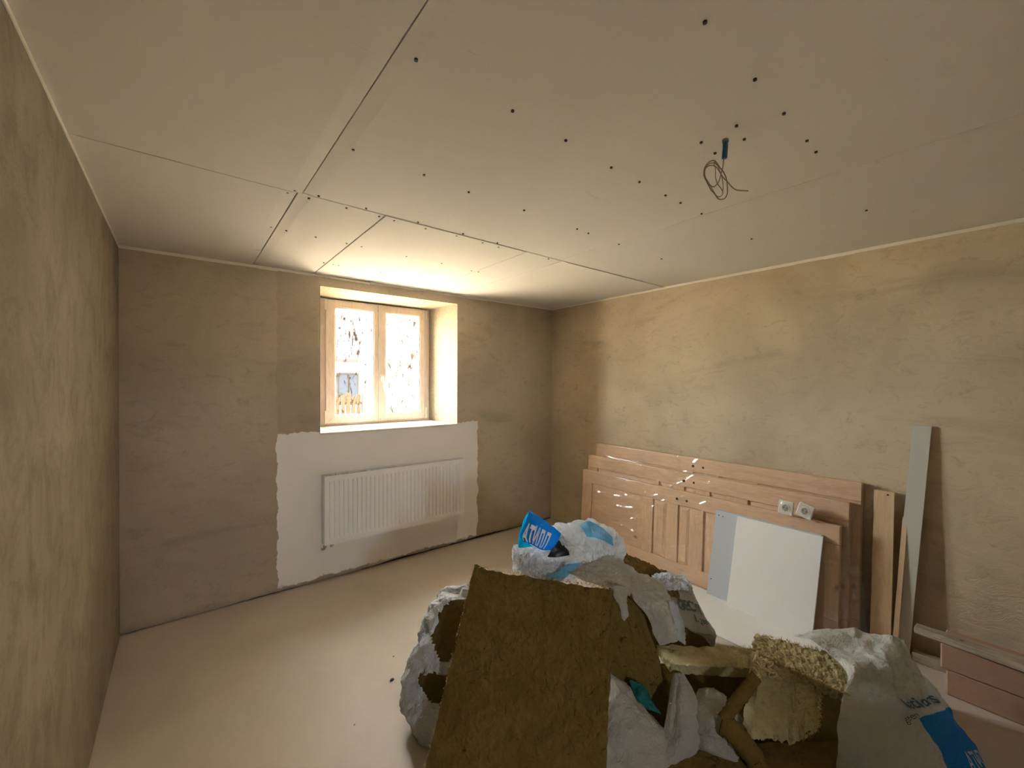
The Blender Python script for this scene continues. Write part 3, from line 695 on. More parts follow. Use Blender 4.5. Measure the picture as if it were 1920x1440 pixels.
BLUE, LBLUE = (0.01,0.33,0.70), (0.30,0.66,0.88)
M_BAG = m_bag('white_plastic_bag', (0.90,0.91,0.93), 0.55); M_BAGC = m_bag('cream_plastic_bag', (0.74,0.69,0.60), 0.45, 0.35)
M_BAGD = m_bag('dusty_plastic_bag', (0.55,0.50,0.42), 0.2, 0.5)
M_BAGB = m_bag('blue_printed_plastic', (0.003,0.44,0.92), 0.5); M_BAGLB = m_bag('pale_blue_printed_plastic', (0.30,0.74,0.97), 0.5)
M_BAGCY = m_bag('cyan_printed_plastic', (0.005,0.75,0.97), 0.6)
M_TEAL = m_bag('teal_plastic', (0.02,0.25,0.25), 0.2)
M_INK = simple('print_blue', (0.03,0.16,0.30), 0.5); M_INKW = simple('print_white', (0.93,0.94,0.95), 0.5); M_INKG = simple('print_dark', (0.09,0.10,0.09), 0.6)
M_INKLB = simple('print_pale', (0.62,0.70,0.78), 0.5)
M_BLACK = simple('mouth_shade_black', (0.012,0.012,0.014), 0.4)  # black painted as the shade inside the flap mouth

def crumple(p, f, seed):
    q = Vector((p.x*f+seed, p.y*f-seed*0.7, p.z*f+seed*1.3))
    d, _ = noise.voronoi(q)
    r1 = abs(noise.noise(q*0.9+Vector((5,1,2)))); r2 = abs(noise.noise(q*2.1)); r3 = abs(noise.noise(q*4.3+Vector((2,7,3))))
    r4 = abs(noise.noise(q*8.7+Vector((9,4,1))))
    return 0.55*(d[0]-0.45) + 1.5*(0.25-r1) + 0.75*(0.2-r2) + 0.5*(0.2-r3) + 0.22*(0.2-r4)
class Sheet:
    """plastic sheet through a grid of control points (rows x columns), creased"""
    def __init__(s, ctrl, amp=0.010, f=14.0, seed=0.0, edge=0.0):
        s.c = ctrl; s.amp = amp; s.f = f; s.seed = seed; s.edge = edge
        s.nr = len(ctrl); s.nc = len(ctrl[0])
    def base(s, u, v):
        row = [cr([s.c[r][k] for r in range(s.nr)], v*(s.nr-1)) for k in range(s.nc)]
        return Vector(cr(row, u*(s.nc-1)))
    def pt(s, u, v, off=0.0):
        u = min(1, max(0, u)); v = min(1, max(0, v))
        p = s.base(u, v); e = 0.01
        a = s.base(min(1,u+e), v)-s.base(max(0,u-e), v); b = s.base(u, min(1,v+e))-s.base(u, max(0,v-e))
        n = a.cross(b)
        n = n.normalized() if n.length > 1e-9 else Vector((0,0,1))
        if n.dot(Vector((0,0,CAM_H))-p) < 0: n = -n
        return p + n*(s.amp*crumple(p, s.f, s.seed) + off)
    def build(s, name, mat, parent=None, nu=40, nv=40, thick=0.0015, smooth=True, hole=None):
        V = []; F = []; 
        for j in range(nv+1):
            for i in range(nu+1):
                u, v = i/nu, j/nv
                if s.edge:
                    if i in (0, nu): u += (0.5 if i == 0 else -0.5)*s.edge*abs(noise.noise((j*0.8, s.seed, i)))*2
                    if j in (0, nv): v += (0.5 if j == 0 else -0.5)*s.edge*abs(noise.noise((i*0.8, s.seed, j+9)))*2
                V.append(s.pt(u, v))
        for j in range(nv):
            for i in range(nu):
                if hole and hole((i+0.5)/nu, (j+0.5)/nv, V[j*(nu+1)+i]): continue
                a = j*(nu+1)+i; F.append((a, a+1, a+nu+2, a+nu+1))
        o = obj(name, V, F, mat, parent, smooth)
        m = o.modifiers.new('thickness', 'SOLIDIFY'); m.thickness = thick; m.offset = 0
        return o
    def text(s, string, u0, v0, size_u, size_v, mat, parent, name='lettering', ang=0.0, squeeze=1.0, off=0.003, bold=0.0):
        c = bpy.data.curves.new('txt', 'FONT'); c.body = string; c.offset = bold
        t = bpy.data.objects.new('txt', c); COL.objects.link(t); bpy.context.view_layer.update()
        me = bpy.data.meshes.new_from_object(t.evaluated_get(bpy.context.evaluated_depsgraph_get()))
        bm = bmesh.new(); bm.from_mesh(me); bmesh.ops.triangulate(bm, faces=bm.faces)
        bmesh.ops.subdivide_edges(bm, edges=[e for e in bm.edges if e.calc_length() > 0.12], cuts=2)
        bmesh.ops.triangulate(bm, faces=bm.faces)
        xs = [w.co.x for w in bm.verts]; w0, w1 = min(xs), max(xs)
        ca, sa = math.cos(ang), math.sin(ang); V = []
        for w in bm.verts:
            x = (w.co.x-w0)/(w1-w0); y = w.co.y
            uu = u0 + size_u*(x*ca) + size_v*y*sa*-1; vv = v0 - size_v*y*ca - size_u*x*sa*1.0
            V.append(s.pt(uu, vv, off))
        bm.verts.index_update(); F = [tuple(q.index for q in f.verts) for f in bm.faces]
        bm.free(); bpy.data.objects.remove(t); bpy.data.curves.remove(c); bpy.data.meshes.remove(me)
        return obj(name, V, F, mat, parent)
def loft(name, rings, mat, parent=None, nu=44, nv=30, amp=0.012, f=12.0, seed=0.0, power=2.3, hole=None, smooth=True, axis=None, floor=True, thick=0.0, closed=True):
    """closed bag: rings (cx,cy,cz,half_width,half_depth) along its spine; width axis horizontal across the view"""
    wax = Vector((math.cos(YAW), -math.sin(YAW), 0)) if axis is None else Vector(axis)
    V = []; F = []
    sp = spline([tuple(r[0])+tuple(r[1:]) for r in rings], nv)
    for j, r in enumerate(sp):
        c = Vector(r[:3]); t = (Vector(sp[min(j+1,nv)][:3])-Vector(sp[max(j-1,0)][:3])).normalized()
        w = (wax - t*wax.dot(t)).normalized(); d = t.cross(w)
        for i in range(nu):
            th = 2*math.pi*i/nu; cx, sx = math.cos(th), math.sin(th)
            q = c + w*(r[3]*math.copysign(abs(cx)**(2/power), cx)) + d*(r[4]*math.copysign(abs(sx)**(2/power), sx))
            n = (q-c).normalized()
            q = q + n*(amp*crumple(q, f, seed))
            if floor: q.z = max(q.z, 0.002)
            V.append(q)
    for j in range(nv):
        for i in range(nu):
            a, b = j*nu+i, j*nu+(i+1)%nu
            if hole and hole(V[a]): continue
            F.append((a, b, b+nu, a+nu))
    if closed: F += [tuple(range(nu-1,-1,-1)), tuple(nv*nu+i for i in range(nu))]
    o = obj(name, V, F, mat, parent, smooth)
    if thick:
        m = o.modifiers.new('thickness', 'SOLIDIFY'); m.thickness = thick; m.offset = -1
    return o
def wool(name, q, t, mat, label=None, cat=None, nx=26, ny=26, nz=4, rough=0.004, rag=(0.004,0.004,0.004,0.004), seed=0.0, parent=None, group=None, sag=0.0, warp=None):
    """slab of mineral wool: q = face corners TL,TR,BR,BL; t = thickness vector behind the face.
    rag = raggedness of top, right, bottom and left edge"""
    TL, TR, BR, BL = [Vector(x) for x in q]; t = Vector(t); V = []; F = []; idx = {}
    def P(i, j, k):
        u, v, w = i/nx, j/ny, k/nz
        ju = noise.noise((v*9+seed, w*2, 1.0))*1.0; jv = noise.noise((u*9+seed, w*2, 4.0))
        ju2 = noise.noise((v*31+seed, w*3, 7.0)); jv2 = noise.noise((u*31+seed, w*3, 9.0))
        lu = (TR-TL).length; lv = (BL-TL).length
        if i == 0: u += (rag[3]*(ju+0.7*ju2))/lu
        if i == nx: u -= (rag[1]*(ju+0.7*ju2))/lu
        if j == 0: v += (rag[0]*(jv+0.7*jv2))/lv
        if j == ny: v -= (rag[2]*(jv+0.7*jv2))/lv
        p = TL.lerp(TR, u).lerp(BL.lerp(BR, u), v) + t*w
        n = Vector((noise.noise((p.x*38+seed, p.y*38, p.z*38)), noise.noise((p.x*38, p.y*38+seed, p.z*38+4)), noise.noise((p.x*38+9, p.y*38, p.z*38+seed))))
        p = p + n*rough + t.normalized()*(rough*0.9*noise.noise((p.x*95+seed, p.y*95, p.z*95)) - rough*1.6*max(0, noise.noise((p.x*22, p.y*22, p.z*22+seed))-0.25))
        if warp: p = warp(p, u, v, w)
        return p
    for i in range(nx+1):
        for j in range(ny+1):
            for k in range(nz+1):
                if i in (0,nx) or j in (0,ny) or k in (0,nz):
                    idx[i,j,k] = len(V); V.append(P(i,j,k))
    def q4(a,b,c,d): F.append((idx[a],idx[b],idx[c],idx[d]))
    for i in range(nx):
        for j in range(ny):
            q4((i,j,0),(i,j+1,0),(i+1,j+1,0),(i+1,j,0)); q4((i,j,nz),(i+1,j,nz),(i+1,j+1,nz),(i,j+1,nz))
        for k in range(nz):
            q4((i,0,k),(i+1,0,k),(i+1,0,k+1),(i,0,k+1)); q4((i,ny,k),(i,ny,k+1),(i+1,ny,k+1),(i+1,ny,k))
    for j in range(ny):
        for k in range(nz):
            q4((0,j,k),(0,j,k+1),(0,j+1,k+1),(0,j+1,k)); q4((nx,j,k),(nx,j+1,k),(nx,j+1,k+1),(nx,j,k+1))
    o = obj(name, V, F, mat, parent, False)
    if label: tag(o, label, cat, group)
    return o
def fibres(parent, a, b, n, ln, mat, up, seed, name='torn_fibres'):
    """tuft of loose fibres along the line a-b (too fine to pick apart)"""
    rnd = random.Random(seed); V = []; F = []; a = Vector(a); b = Vector(b); up = Vector(up); d = (b-a).normalized()
    for k in range(n):
        p = a.lerp(b, rnd.random()) + Vector((rnd.uniform(-1,1), rnd.uniform(-1,1), rnd.uniform(-1,1)))*0.004
        l = ln*(0.3+rnd.random()**2*1.2); w = rnd.uniform(0.0006, 0.0018)
        g = (up + d*rnd.uniform(-0.9,0.9) + Vector((rnd.uniform(-.5,.5), rnd.uniform(-.5,.5), rnd.uniform(-.5,.5)))).normalized()
        s = g.cross(Vector((rnd.uniform(-1,1), rnd.uniform(-1,1), rnd.uniform(-1,1)))).normalized()*w
        m = p+g*l*0.55 + d*rnd.uniform(-.3,.3)*l; e = m + (g + d*rnd.uniform(-1,1)).normalized()*l*0.45
        i = len(V); V += [p-s, p+s, m+s*0.7, m-s*0.7, e]
        F += [(i,i+1,i+2,i+3),(i+3,i+2,i+4)]
    return tag(obj(name, V, F, mat, parent), kind='stuff')

GW = 'mineral wool slabs in the heap'; GB = 'plastic bags in the heap'
# tall slab leaning against the heap
sA, sB = Vector((1.089,1.679,0.687)), Vector((1.434,1.141,0.687))
se = (sB-sA).normalized(); sh = Vector((se.y, -se.x, 0)); sh = sh if sh.dot(VDIR) < 0 else -sh
tw = math.radians(53); sw = sh*math.cos(tw) + Vector((0,0,-1))*math.sin(tw); sn = se.cross(sw).normalized(); sn = sn if sn.dot(VDIR) > 0 else -sn
lenw = 0.685/math.sin(tw) - 0.005
def slabwarp(p, u, v, w):
    # far top corner curls up, dents along the top edge
    if u < 0.12 and v < 0.1: p = p - sw*0.018*(1-u/0.12)*(1-v/0.1)
    return p
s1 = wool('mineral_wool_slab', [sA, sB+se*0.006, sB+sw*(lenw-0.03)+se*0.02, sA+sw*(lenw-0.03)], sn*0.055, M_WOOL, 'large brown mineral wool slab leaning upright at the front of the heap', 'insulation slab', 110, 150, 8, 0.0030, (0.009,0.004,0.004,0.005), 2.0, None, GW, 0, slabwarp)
fibres(s1, sA-sw*0.004, sB-sw*0.004, 420, 0.016, M_FIB, -sw, 3)
fibres(s1, sA, sA+sw*lenw*0.95, 260, 0.009, M_FIB, -se, 4)

# slab behind it, mostly in shade, and an upright one behind the bags
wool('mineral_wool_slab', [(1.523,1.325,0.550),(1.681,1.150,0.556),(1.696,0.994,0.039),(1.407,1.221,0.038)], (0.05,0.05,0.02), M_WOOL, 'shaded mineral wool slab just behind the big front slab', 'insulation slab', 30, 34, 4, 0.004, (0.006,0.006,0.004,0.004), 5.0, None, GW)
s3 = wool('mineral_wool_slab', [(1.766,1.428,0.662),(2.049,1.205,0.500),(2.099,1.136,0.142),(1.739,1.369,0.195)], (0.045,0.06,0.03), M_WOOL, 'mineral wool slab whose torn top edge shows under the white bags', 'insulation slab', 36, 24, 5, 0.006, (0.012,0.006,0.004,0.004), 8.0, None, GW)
fibres(s3, (1.804,1.423,0.642), (2.060,1.221,0.496), 260, 0.014, M_FIB, (0,0,1), 9)

# ---- left bag with wool showing through its tears
def holeE(p):
    r = Vector((math.cos(YAW), -math.sin(YAW), 0))
    for c, a, b, sl in ((Vector((0.955,1.656,0.436)), 0.105, 0.092, 0.35), (Vector((0.897,1.648,0.238)), 0.105, 0.052, -0.1)):
        d = p-c; x = d.dot(r); z = d.z - sl*x
        if d.dot(VDIR) < 0.14 and (x/a)**2 + (z/b)**2 < 1+0.35*noise.noise((p.x*13, p.y*13, p.z*13)): return True
    return False
bE = loft('plastic_bag', [((0.963,1.594,-0.051),0.11,0.09),((0.974,1.611,-0.021),0.165,0.12),((1.007,1.649,0.083),0.275,0.16),((1.046,1.684,0.195),0.275,0.17),((1.094,1.723,0.334),0.235,0.15),((1.143,1.762,0.417),0.215,0.13),((1.174,1.789,0.455),0.18,0.11),((1.191,1.801,0.469),0.13,0.07)], M_BAG, None, 150, 110, 0.030, 10.0, 3.0, 2.4, holeE, True, None, True, 0.0015)
tag(bE, 'torn white plastic bag left of the big wool slab', 'bag', GB)
wE = loft('wool_offcut', [((0.995,1.619,-0.038),0.08,0.06),((1.022,1.663,0.068),0.225,0.115),((1.060,1.698,0.181),0.225,0.125),((1.109,1.737,0.322),0.185,0.11),((1.153,1.767,0.412),0.16,0.08),((1.176,1.787,0.436),0.10,0.05)], M_WOOL, None, 40, 30, 0.03, 14.0, 6.0)
tag(wE, 'rough brown wool inside the torn left bag', 'insulation')

# ---- crumpled bag on top of the heap, printed blue
T = empty('plastic_bag', (1.475,1.453,0.636), 'crumpled white and bright blue plastic bag on top of the heap', 'bag', GB)
loft('bag_body', [((1.255,1.588,0.713),0.012,0.012),((1.282,1.567,0.723),0.055,0.05),((1.332,1.527,0.718),0.085,0.08),((1.424,1.494,0.727),0.120,0.10),((1.528,1.450,0.746),0.118,0.11),((1.608,1.400,0.764),0.105,0.11),((1.655,1.338,0.751),0.080,0.09),((1.676,1.296,0.728),0.045,0.06),((1.684,1.277,0.706),0.012,0.02)], M_BAG, T, 60, 70, 0.038, 13.0, 1.0, 2.0, None, False, (0.05,0.02,1), False)
fl = Sheet([[(1.292,1.510,0.964),(1.319,1.476,0.940),(1.352,1.437,0.906),(1.402,1.410,0.860)],[(1.262,1.501,0.920),(1.290,1.461,0.903),(1.331,1.422,0.877),(1.384,1.399,0.847)],[(1.233,1.505,0.865),(1.270,1.457,0.851),(1.309,1.419,0.834),(1.363,1.402,0.821)],[(1.245,1.495,0.831),(1.273,1.460,0.820),(1.301,1.432,0.798),(1.346,1.416,0.794)]], 0.006, 16, 2.0)
fo = fl.build('printed_flap', M_BAGB, T, 30, 26)
fl.text('ATИЛЛ', 0.05, 0.84, 0.66, 0.72, M_INKW, fo, ang=-0.06, bold=0.03)
Sheet([[(1.294,1.511,0.964),(1.293,1.522,0.933),(1.293,1.534,0.900)],[(1.268,1.516,0.930),(1.275,1.516,0.895),(1.282,1.517,0.856)],[(1.242,1.523,0.863),(1.244,1.502,0.854),(1.249,1.492,0.841)],[(1.244,1.533,0.794),(1.248,1.499,0.802),(1.276,1.464,0.813)]], 0.004, 16, 5.0).build('flap_side', M_BAGCY, T, 12, 24)
# mouth of the flap: far wall, and a black sheet as painted shade inside
Sheet([[(1.406,1.414,0.858),(1.446,1.426,0.820),(1.468,1.421,0.765)],[(1.402,1.435,0.827),(1.452,1.446,0.782),(1.467,1.421,0.739)],[(1.356,1.420,0.793),(1.405,1.420,0.751),(1.444,1.402,0.742)]], 0.003, 16, 1.0).build('flap_lining', M_BAGC, T, 14, 14)
Sheet([[(1.382,1.407,0.836),(1.410,1.404,0.805),(1.441,1.392,0.786)],[(1.346,1.409,0.804),(1.377,1.391,0.792),(1.421,1.376,0.776)],[(1.327,1.424,0.764),(1.354,1.396,0.764),(1.415,1.367,0.768)]], 0.004, 20, 8.0).build('mouth_shade', M_BLACK, T, 14, 14)
lb = Sheet([[(1.506,1.392,0.883),(1.545,1.362,0.901),(1.583,1.319,0.872),(1.617,1.279,0.832)],[(1.492,1.352,0.872),(1.520,1.330,0.877),(1.556,1.296,0.854),(1.601,1.266,0.812)],[(1.497,1.336,0.845),(1.524,1.308,0.842),(1.552,1.280,0.829),(1.593,1.260,0.801)]], 0.006, 16, 4.0)
lo = lb.build('printed_patch', M_BAGLB, T, 24, 16)
lb.text('ATИЛ', 0.30, 0.85, 0.42, 0.8, M_INKLB, lo)
# droop over the front slab: white fold, blue point
Sheet([[(1.256,1.536,0.725),(1.296,1.467,0.743),(1.347,1.414,0.742),(1.414,1.387,0.734)],[(1.263,1.524,0.692),(1.289,1.466,0.696),(1.335,1.404,0.705),(1.389,1.368,0.708)],[(1.300,1.475,0.659),(1.296,1.441,0.666),(1.328,1.397,0.670),(1.366,1.367,0.685)],[(1.292,1.444,0.643),(1.301,1.424,0.643),(1.319,1.391,0.644),(1.352,1.365,0.665)]], 0.012, 22, 6.0, 0.04).build('white_fold', M_BAG, T, 34, 30, smooth=False)
Sheet([[(1.312,1.401,0.693),(1.344,1.372,0.709),(1.386,1.352,0.739),(1.451,1.320,0.737)],[(1.296,1.405,0.672),(1.326,1.373,0.680),(1.364,1.344,0.704),(1.403,1.332,0.712)],[(1.295,1.403,0.653),(1.309,1.380,0.646),(1.337,1.358,0.668),(1.367,1.340,0.690)]], 0.006, 20, 7.0).build('blue_fold', M_BAGLB, T, 24, 16)
Sheet([[(1.237,1.564,0.751),(1.263,1.506,0.788),(1.306,1.453,0.800)],[(1.231,1.556,0.715),(1.248,1.498,0.750),(1.296,1.448,0.764)],[(1.230,1.556,0.675),(1.250,1.509,0.701),(1.295,1.455,0.723)]], 0.014, 24, 3.0, 0.08).build('crumpled_end', M_BAG, T, 30, 30, smooth=False)

# ---- cream film hanging from it: front drape with a torn tail, and the sleeve to the right
C = empty('plastic_film', (1.570,1.238,0.662), 'torn cream plastic film draped over the top right corner of the front slab', 'plastic film')
Sheet([[(1.389,1.362,0.720),(1.481,1.321,0.729),(1.583,1.280,0.756),(1.659,1.258,0.719)],[(1.371,1.331,0.711),(1.443,1.275,0.711),(1.547,1.232,0.708),(1.645,1.205,0.665)],[(1.387,1.281,0.701),(1.424,1.226,0.694),(1.494,1.184,0.678),(1.615,1.165,0.625)],[(1.394,1.268,0.694),(1.427,1.205,0.688),(1.450,1.142,0.689),(1.557,1.134,0.627)]], 0.014, 10, 3.0, 0.05).build('front_drape', M_BAGC, C, 60, 54)
Sheet([[(1.450,1.155,0.698),(1.479,1.132,0.698),(1.557,1.134,0.659)],[(1.449,1.142,0.657),(1.471,1.125,0.662),(1.529,1.130,0.632)],[(1.471,1.125,0.611),(1.485,1.114,0.616),(1.516,1.115,0.605)],[(1.476,1.121,0.570),(1.487,1.112,0.575),(1.510,1.107,0.574)],[(1.481,1.116,0.557),(1.487,1.112,0.552),(1.492,1.108,0.561)]], 0.006, 26, 9.0, 0.1).build('torn_tail', M_BAGC, C, 16, 30)
E2 = empty('plastic_bag', (1.854,1.139,0.279), 'translucent cream plastic sleeve slumped over the shaded slab', 'bag', GB)
Sheet([[(1.667,1.328,0.714),(1.603,1.264,0.691),(1.590,1.223,0.664),(1.612,1.180,0.645)],[(1.787,1.258,0.632),(1.706,1.195,0.626),(1.643,1.168,0.605),(1.623,1.170,0.581)],[(1.875,1.189,0.568),(1.782,1.135,0.571),(1.692,1.116,0.552),(1.657,1.131,0.523)],[(1.925,1.149,0.483),(1.807,1.089,0.511),(1.709,1.077,0.505),(1.662,1.101,0.486)],[(1.936,1.114,0.404),(1.808,1.062,0.447),(1.715,1.059,0.448),(1.665,1.086,0.439)],[(1.933,1.090,0.332),(1.810,1.047,0.379),(1.713,1.047,0.396),(1.674,1.065,0.398)]], 0.014, 9, 12.0, 0.03).build('sleeve', M_BAGC, E2, 56, 84)
Sheet([[(1.786,1.093,0.546),(1.833,1.094,0.535),(1.882,1.106,0.489)],[(1.771,1.067,0.508),(1.812,1.059,0.497),(1.888,1.076,0.423)],[(1.777,1.049,0.450),(1.805,1.039,0.444),(1.879,1.057,0.374)],[(1.771,1.040,0.397),(1.796,1.033,0.381),(1.858,1.048,0.336)]], 0.010, 34, 2.0, 0.12).build('torn_edge', M_BAG, E2, 22, 40)
Sheet([[(1.894,1.250,0.583),(1.962,1.223,0.585),(2.049,1.205,0.562)],[(1.859,1.227,0.564),(1.919,1.192,0.554),(2.011,1.171,0.540)],[(1.871,1.192,0.536),(1.904,1.166,0.531),(2.001,1.153,0.512)]], 0.018, 30, 2.0, 0.15).build('torn_scrap', M_BAG, E2, 26, 22, smooth=False)

# ---- printed sack behind, further right
D = empty('plastic_sack', (2.242,1.214,0.068), 'dusty cream printed sack behind the heap, beside the grey board', 'sack', GB)
sD = Sheet([[(2.013,1.283,0.474),(2.154,1.299,0.456),(2.290,1.294,0.418),(2.381,1.298,0.339),(2.491,1.364,0.260)],[(1.977,1.210,0.442),(2.099,1.215,0.429),(2.227,1.216,0.377),(2.377,1.249,0.253),(2.522,1.339,0.154)],[(1.952,1.153,0.409),(2.078,1.155,0.365),(2.203,1.158,0.310),(2.353,1.192,0.213),(2.528,1.308,0.086)],[(1.946,1.132,0.380),(2.053,1.123,0.310),(2.187,1.119,0.241),(2.349,1.144,0.176),(2.530,1.255,0.044)],[(1.991,1.146,0.349),(2.095,1.140,0.276),(2.230,1.135,0.206),(2.346,1.146,0.128),(2.510,1.245,0.005)],[(2.070,1.186,0.298),(2.166,1.173,0.223),(2.275,1.164,0.158),(2.354,1.164,0.062),(2.460,1.233,-0.027)]], 0.010, 8, 4.0)
do = sD.build('sack_skin', M_BAGD, D, 46, 46)
sD.text('GECYI', 0.12, 0.36, 0.44, 0.16, M_INKG, do, ang=-0.05, off=0.007, bold=0.03)
sD.text('L geem', 0.33, 0.48, 0.36, 0.10, M_INKG, do, ang=-0.05, off=0.007, bold=0.02)
Sheet([[(2.164,1.292,0.492),(2.239,1.284,0.479),(2.310,1.278,0.418)],[(2.127,1.270,0.469),(2.206,1.259,0.450),(2.310,1.252,0.379)],[(2.063,1.244,0.452),(2.173,1.233,0.428),(2.300,1.234,0.352)]], 0.02, 24, 7.0, 0.15).build('torn_scrap', M_BAG, D, 26, 22, smooth=False)
wool('mineral_wool_slab', [(2.035,1.214,0.309),(2.352,1.167,0.140),(2.371,1.176,0.055),(2.044,1.230,0.088)], (0.10,0.14,0.0), M_WOOL, 'dark mineral wool block under the printed sack', 'insulation slab', 20, 16, 4, 0.004, (0.004,)*4, 12.0, None, GW)

# ---- wool offcuts right of the front slab
sF = wool('mineral_wool_offcut', [(1.824,1.175,0.288),(2.201,0.867,0.277),(2.017,0.820,0.281),(1.734,1.043,0.299)], (0,0,-0.040), M_WOOLY, 'long flat yellow wool offcut lying across the white bag', 'insulation offcut', 80, 36, 8, 0.004, (0.010,0.006,0.004,0.006), 15.0, None, 'wool offcuts in the heap')
fibres(sF, (2.048,1.000,0.281), (2.191,0.875,0.272), 160, 0.014, M_FIB, (0,0,1), 21)
sI = wool('mineral_wool_offcut', [(2.118,0.844,0.389),(2.341,0.516,0.352),(2.114,0.490,0.317),(1.997,0.786,0.381)], (0.0,0.01,-0.045), M_WOOLY, 'tilted yellow wool offcut with torn lower edge against the right bag', 'insulation offcut', 84, 36, 8, 0.005, (0.010,0.006,0.012,0.010), 17.0, None, 'wool offcuts in the heap')
fibres(sI, (2.122,0.841,0.387), (2.330,0.525,0.356), 240, 0.016, M_FIB, (0,0,1), 22)
fibres(sI, (1.986,0.782,0.385), (2.100,0.489,0.322), 420, 0.018, M_FIB, (-0.3,-0.4,0.4), 23)
sG = wool('mineral_wool_offcut', [(1.961,0.763,0.358),(2.144,0.594,0.331),(1.967,0.554,0.201),(1.762,0.715,0.171)], (0.030,0.045,0.012), M_WOOLY, 'upright torn yellow wool chunk hanging below the tilted offcut', 'insulation offcut', 76, 76, 8, 0.004, (0.006,0.014,0.014,0.004), 19.0, None, 'wool offcuts in the heap',
   0, lambda p, u, v, w: p + Vector((0,0,-0.055))*max(0, min(1, (0.80-u)/0.06))*u*v**3 + Vector((-0.006,-0.008,0.0))*max(0, 1-abs(u-0.58)/0.03)*(1-w))
fibres(sG, (2.132,0.591,0.332), (1.967,0.554,0.212), 300, 0.016, M_FIB, (0.6,-0.5,0.1), 24)
fibres(sG, (1.914,0.596,0.170), (1.967,0.554,0.210), 120, 0.018, M_FIB, (0.2,-0.2,-1), 25)
# curled tuft in the notch
tf = empty('wool_tuft', (1.918,0.746,0.304), 'curly pale wool tuft hanging where the offcuts meet', 'tuft')
rnd = random.Random(5)
for k in range(9):
    c = Vector([(1.929,0.763,0.385),(1.947,0.750,0.399),(1.922,0.756,0.338),(1.923,0.748,0.309),(1.957,0.728,0.376),(1.962,0.718,0.355),(1.970,0.712,0.341),(1.909,0.759,0.289),(1.950,0.734,0.365)][k])
    pts = [c + Vector((rnd.uniform(-1,1), rnd.uniform(-1,1), rnd.uniform(-1,1)))*0.016 + Vector((0,0,0.014-0.006*j)) for j in range(6)]
    tube('curl', spline([tuple(p) for p in pts], 22), [0.0045*(1-0.5*abs(q/22-0.5)) for q in range(23)], M_FIB, tf, 6)
def strip_wool(pts, w, t, label, seed):
    V = []; F = []; sp = spline(pts, 26); n = 8
    for j, p in enumerate(sp):
        p = Vector(p); tg = (Vector(sp[min(j+1,26)])-Vector(sp[max(j-1,0)])).normalized()
        a = tg.cross(VDIR).normalized(); b = tg.cross(a)
        for i in range(n):
            th = 2*math.pi*i/n+0.4; r = 1+0.25*noise.noise((j*0.5, i*0.9, seed))
            V.append(p + a*w*math.cos(th)*r + b*t*math.sin(th)*r)
    for j in range(26):
        for i in range(n): F.append((j*n+i, j*n+(i+1)%n, (j+1)*n+(i+1)%n, (j+1)*n+i))
    F += [tuple(range(n-1,-1,-1)), tuple(26*n+i for i in range(n))]
    return tag(obj('wool_strip', V, F, M_WOOL, None, True), label, 'insulation strip', 'shaded wool strips')
strip_wool([(1.864,0.738,0.359),(1.805,0.758,0.308),(1.757,0.783,0.254),(1.716,0.802,0.210)], 0.028, 0.018, 'shaded wool strip slanting down from the offcuts', 1.0)
strip_wool([(1.709,0.807,0.193),(1.726,0.768,0.180),(1.752,0.735,0.137),(1.778,0.701,0.075),(1.788,0.693,0.028)], 0.042, 0.02, 'lower shaded wool strip bending to the bottom edge of the picture', 2.0)

# ---- dim white bags low in the middle
bM = loft('plastic_bag', [((1.333,1.100,-0.049),0.10,0.10),((1.358,1.106,-0.003),0.23,0.14),((1.407,1.119,0.072),0.24,0.14),((1.430,1.153,0.151),0.16,0.11),((1.452,1.200,0.229),0.09,0.07),((1.461,1.232,0.273),0.05,0.03)], M_BAGC, None, 80, 60, 0.030, 8.0, 21.0)
tag(bM, 'dim white bag at the foot of the big front slab, right side', 'bag', GB)
N1 = empty('plastic_bag', (1.623,0.898,-0.002), 'dim cream bag with a pointed folded flap under the long flat offcut', 'bag', GB)
Sheet([[(1.723,1.026,0.274),(1.732,1.006,0.284),(1.760,0.997,0.274)],[(1.657,1.001,0.228),(1.668,0.954,0.255),(1.740,0.936,0.224)],[(1.600,0.981,0.165),(1.632,0.918,0.200),(1.730,0.892,0.157)],[(1.547,0.972,0.109),(1.591,0.899,0.145),(1.704,0.874,0.108)],[(1.480,0.973,0.046),(1.536,0.904,0.075),(1.651,0.877,0.072)],[(1.401,0.996,-0.032),(1.466,0.920,-0.012),(1.604,0.888,-0.005)]], 0.010, 7, 23.0).build('pointed_flap', M_BAGC, N1, 30, 44)
Sheet([[(1.713,1.021,0.281),(1.712,1.009,0.288),(1.719,1.001,0.285)],[(1.635,0.993,0.232),(1.640,0.976,0.242),(1.650,0.962,0.241)],[(1.579,0.973,0.169),(1.584,0.956,0.177),(1.593,0.943,0.182)],[(1.538,0.966,0.117),(1.546,0.947,0.119),(1.555,0.934,0.132)]], 0.003, 12, 25.0).build('folded_seam', M_BAGC, N1, 10, 40)
loft('bag_lump', [((1.705,0.834,0.042),0.07,0.06),((1.745,0.854,0.073),0.10,0.08),((1.781,0.877,0.130),0.11,0.09),((1.810,0.906,0.179),0.08,0.07),((1.829,0.930,0.211),0.03,0.03)], M_BAGC, N1, 50, 40, 0.024, 11.0, 27.0)
tag(Sheet([[(1.552,1.134,0.257),(1.574,1.105,0.253),(1.608,1.090,0.217)],[(1.533,1.098,0.228),(1.549,1.060,0.234),(1.599,1.046,0.187)],[(1.536,1.057,0.182),(1.551,1.020,0.193),(1.601,1.006,0.160)]], 0.010, 16, 29.0).build('plastic_scrap', M_TEAL, None, 20, 20), 'dark teal plastic scrap in the shade between the bags', 'scrap')
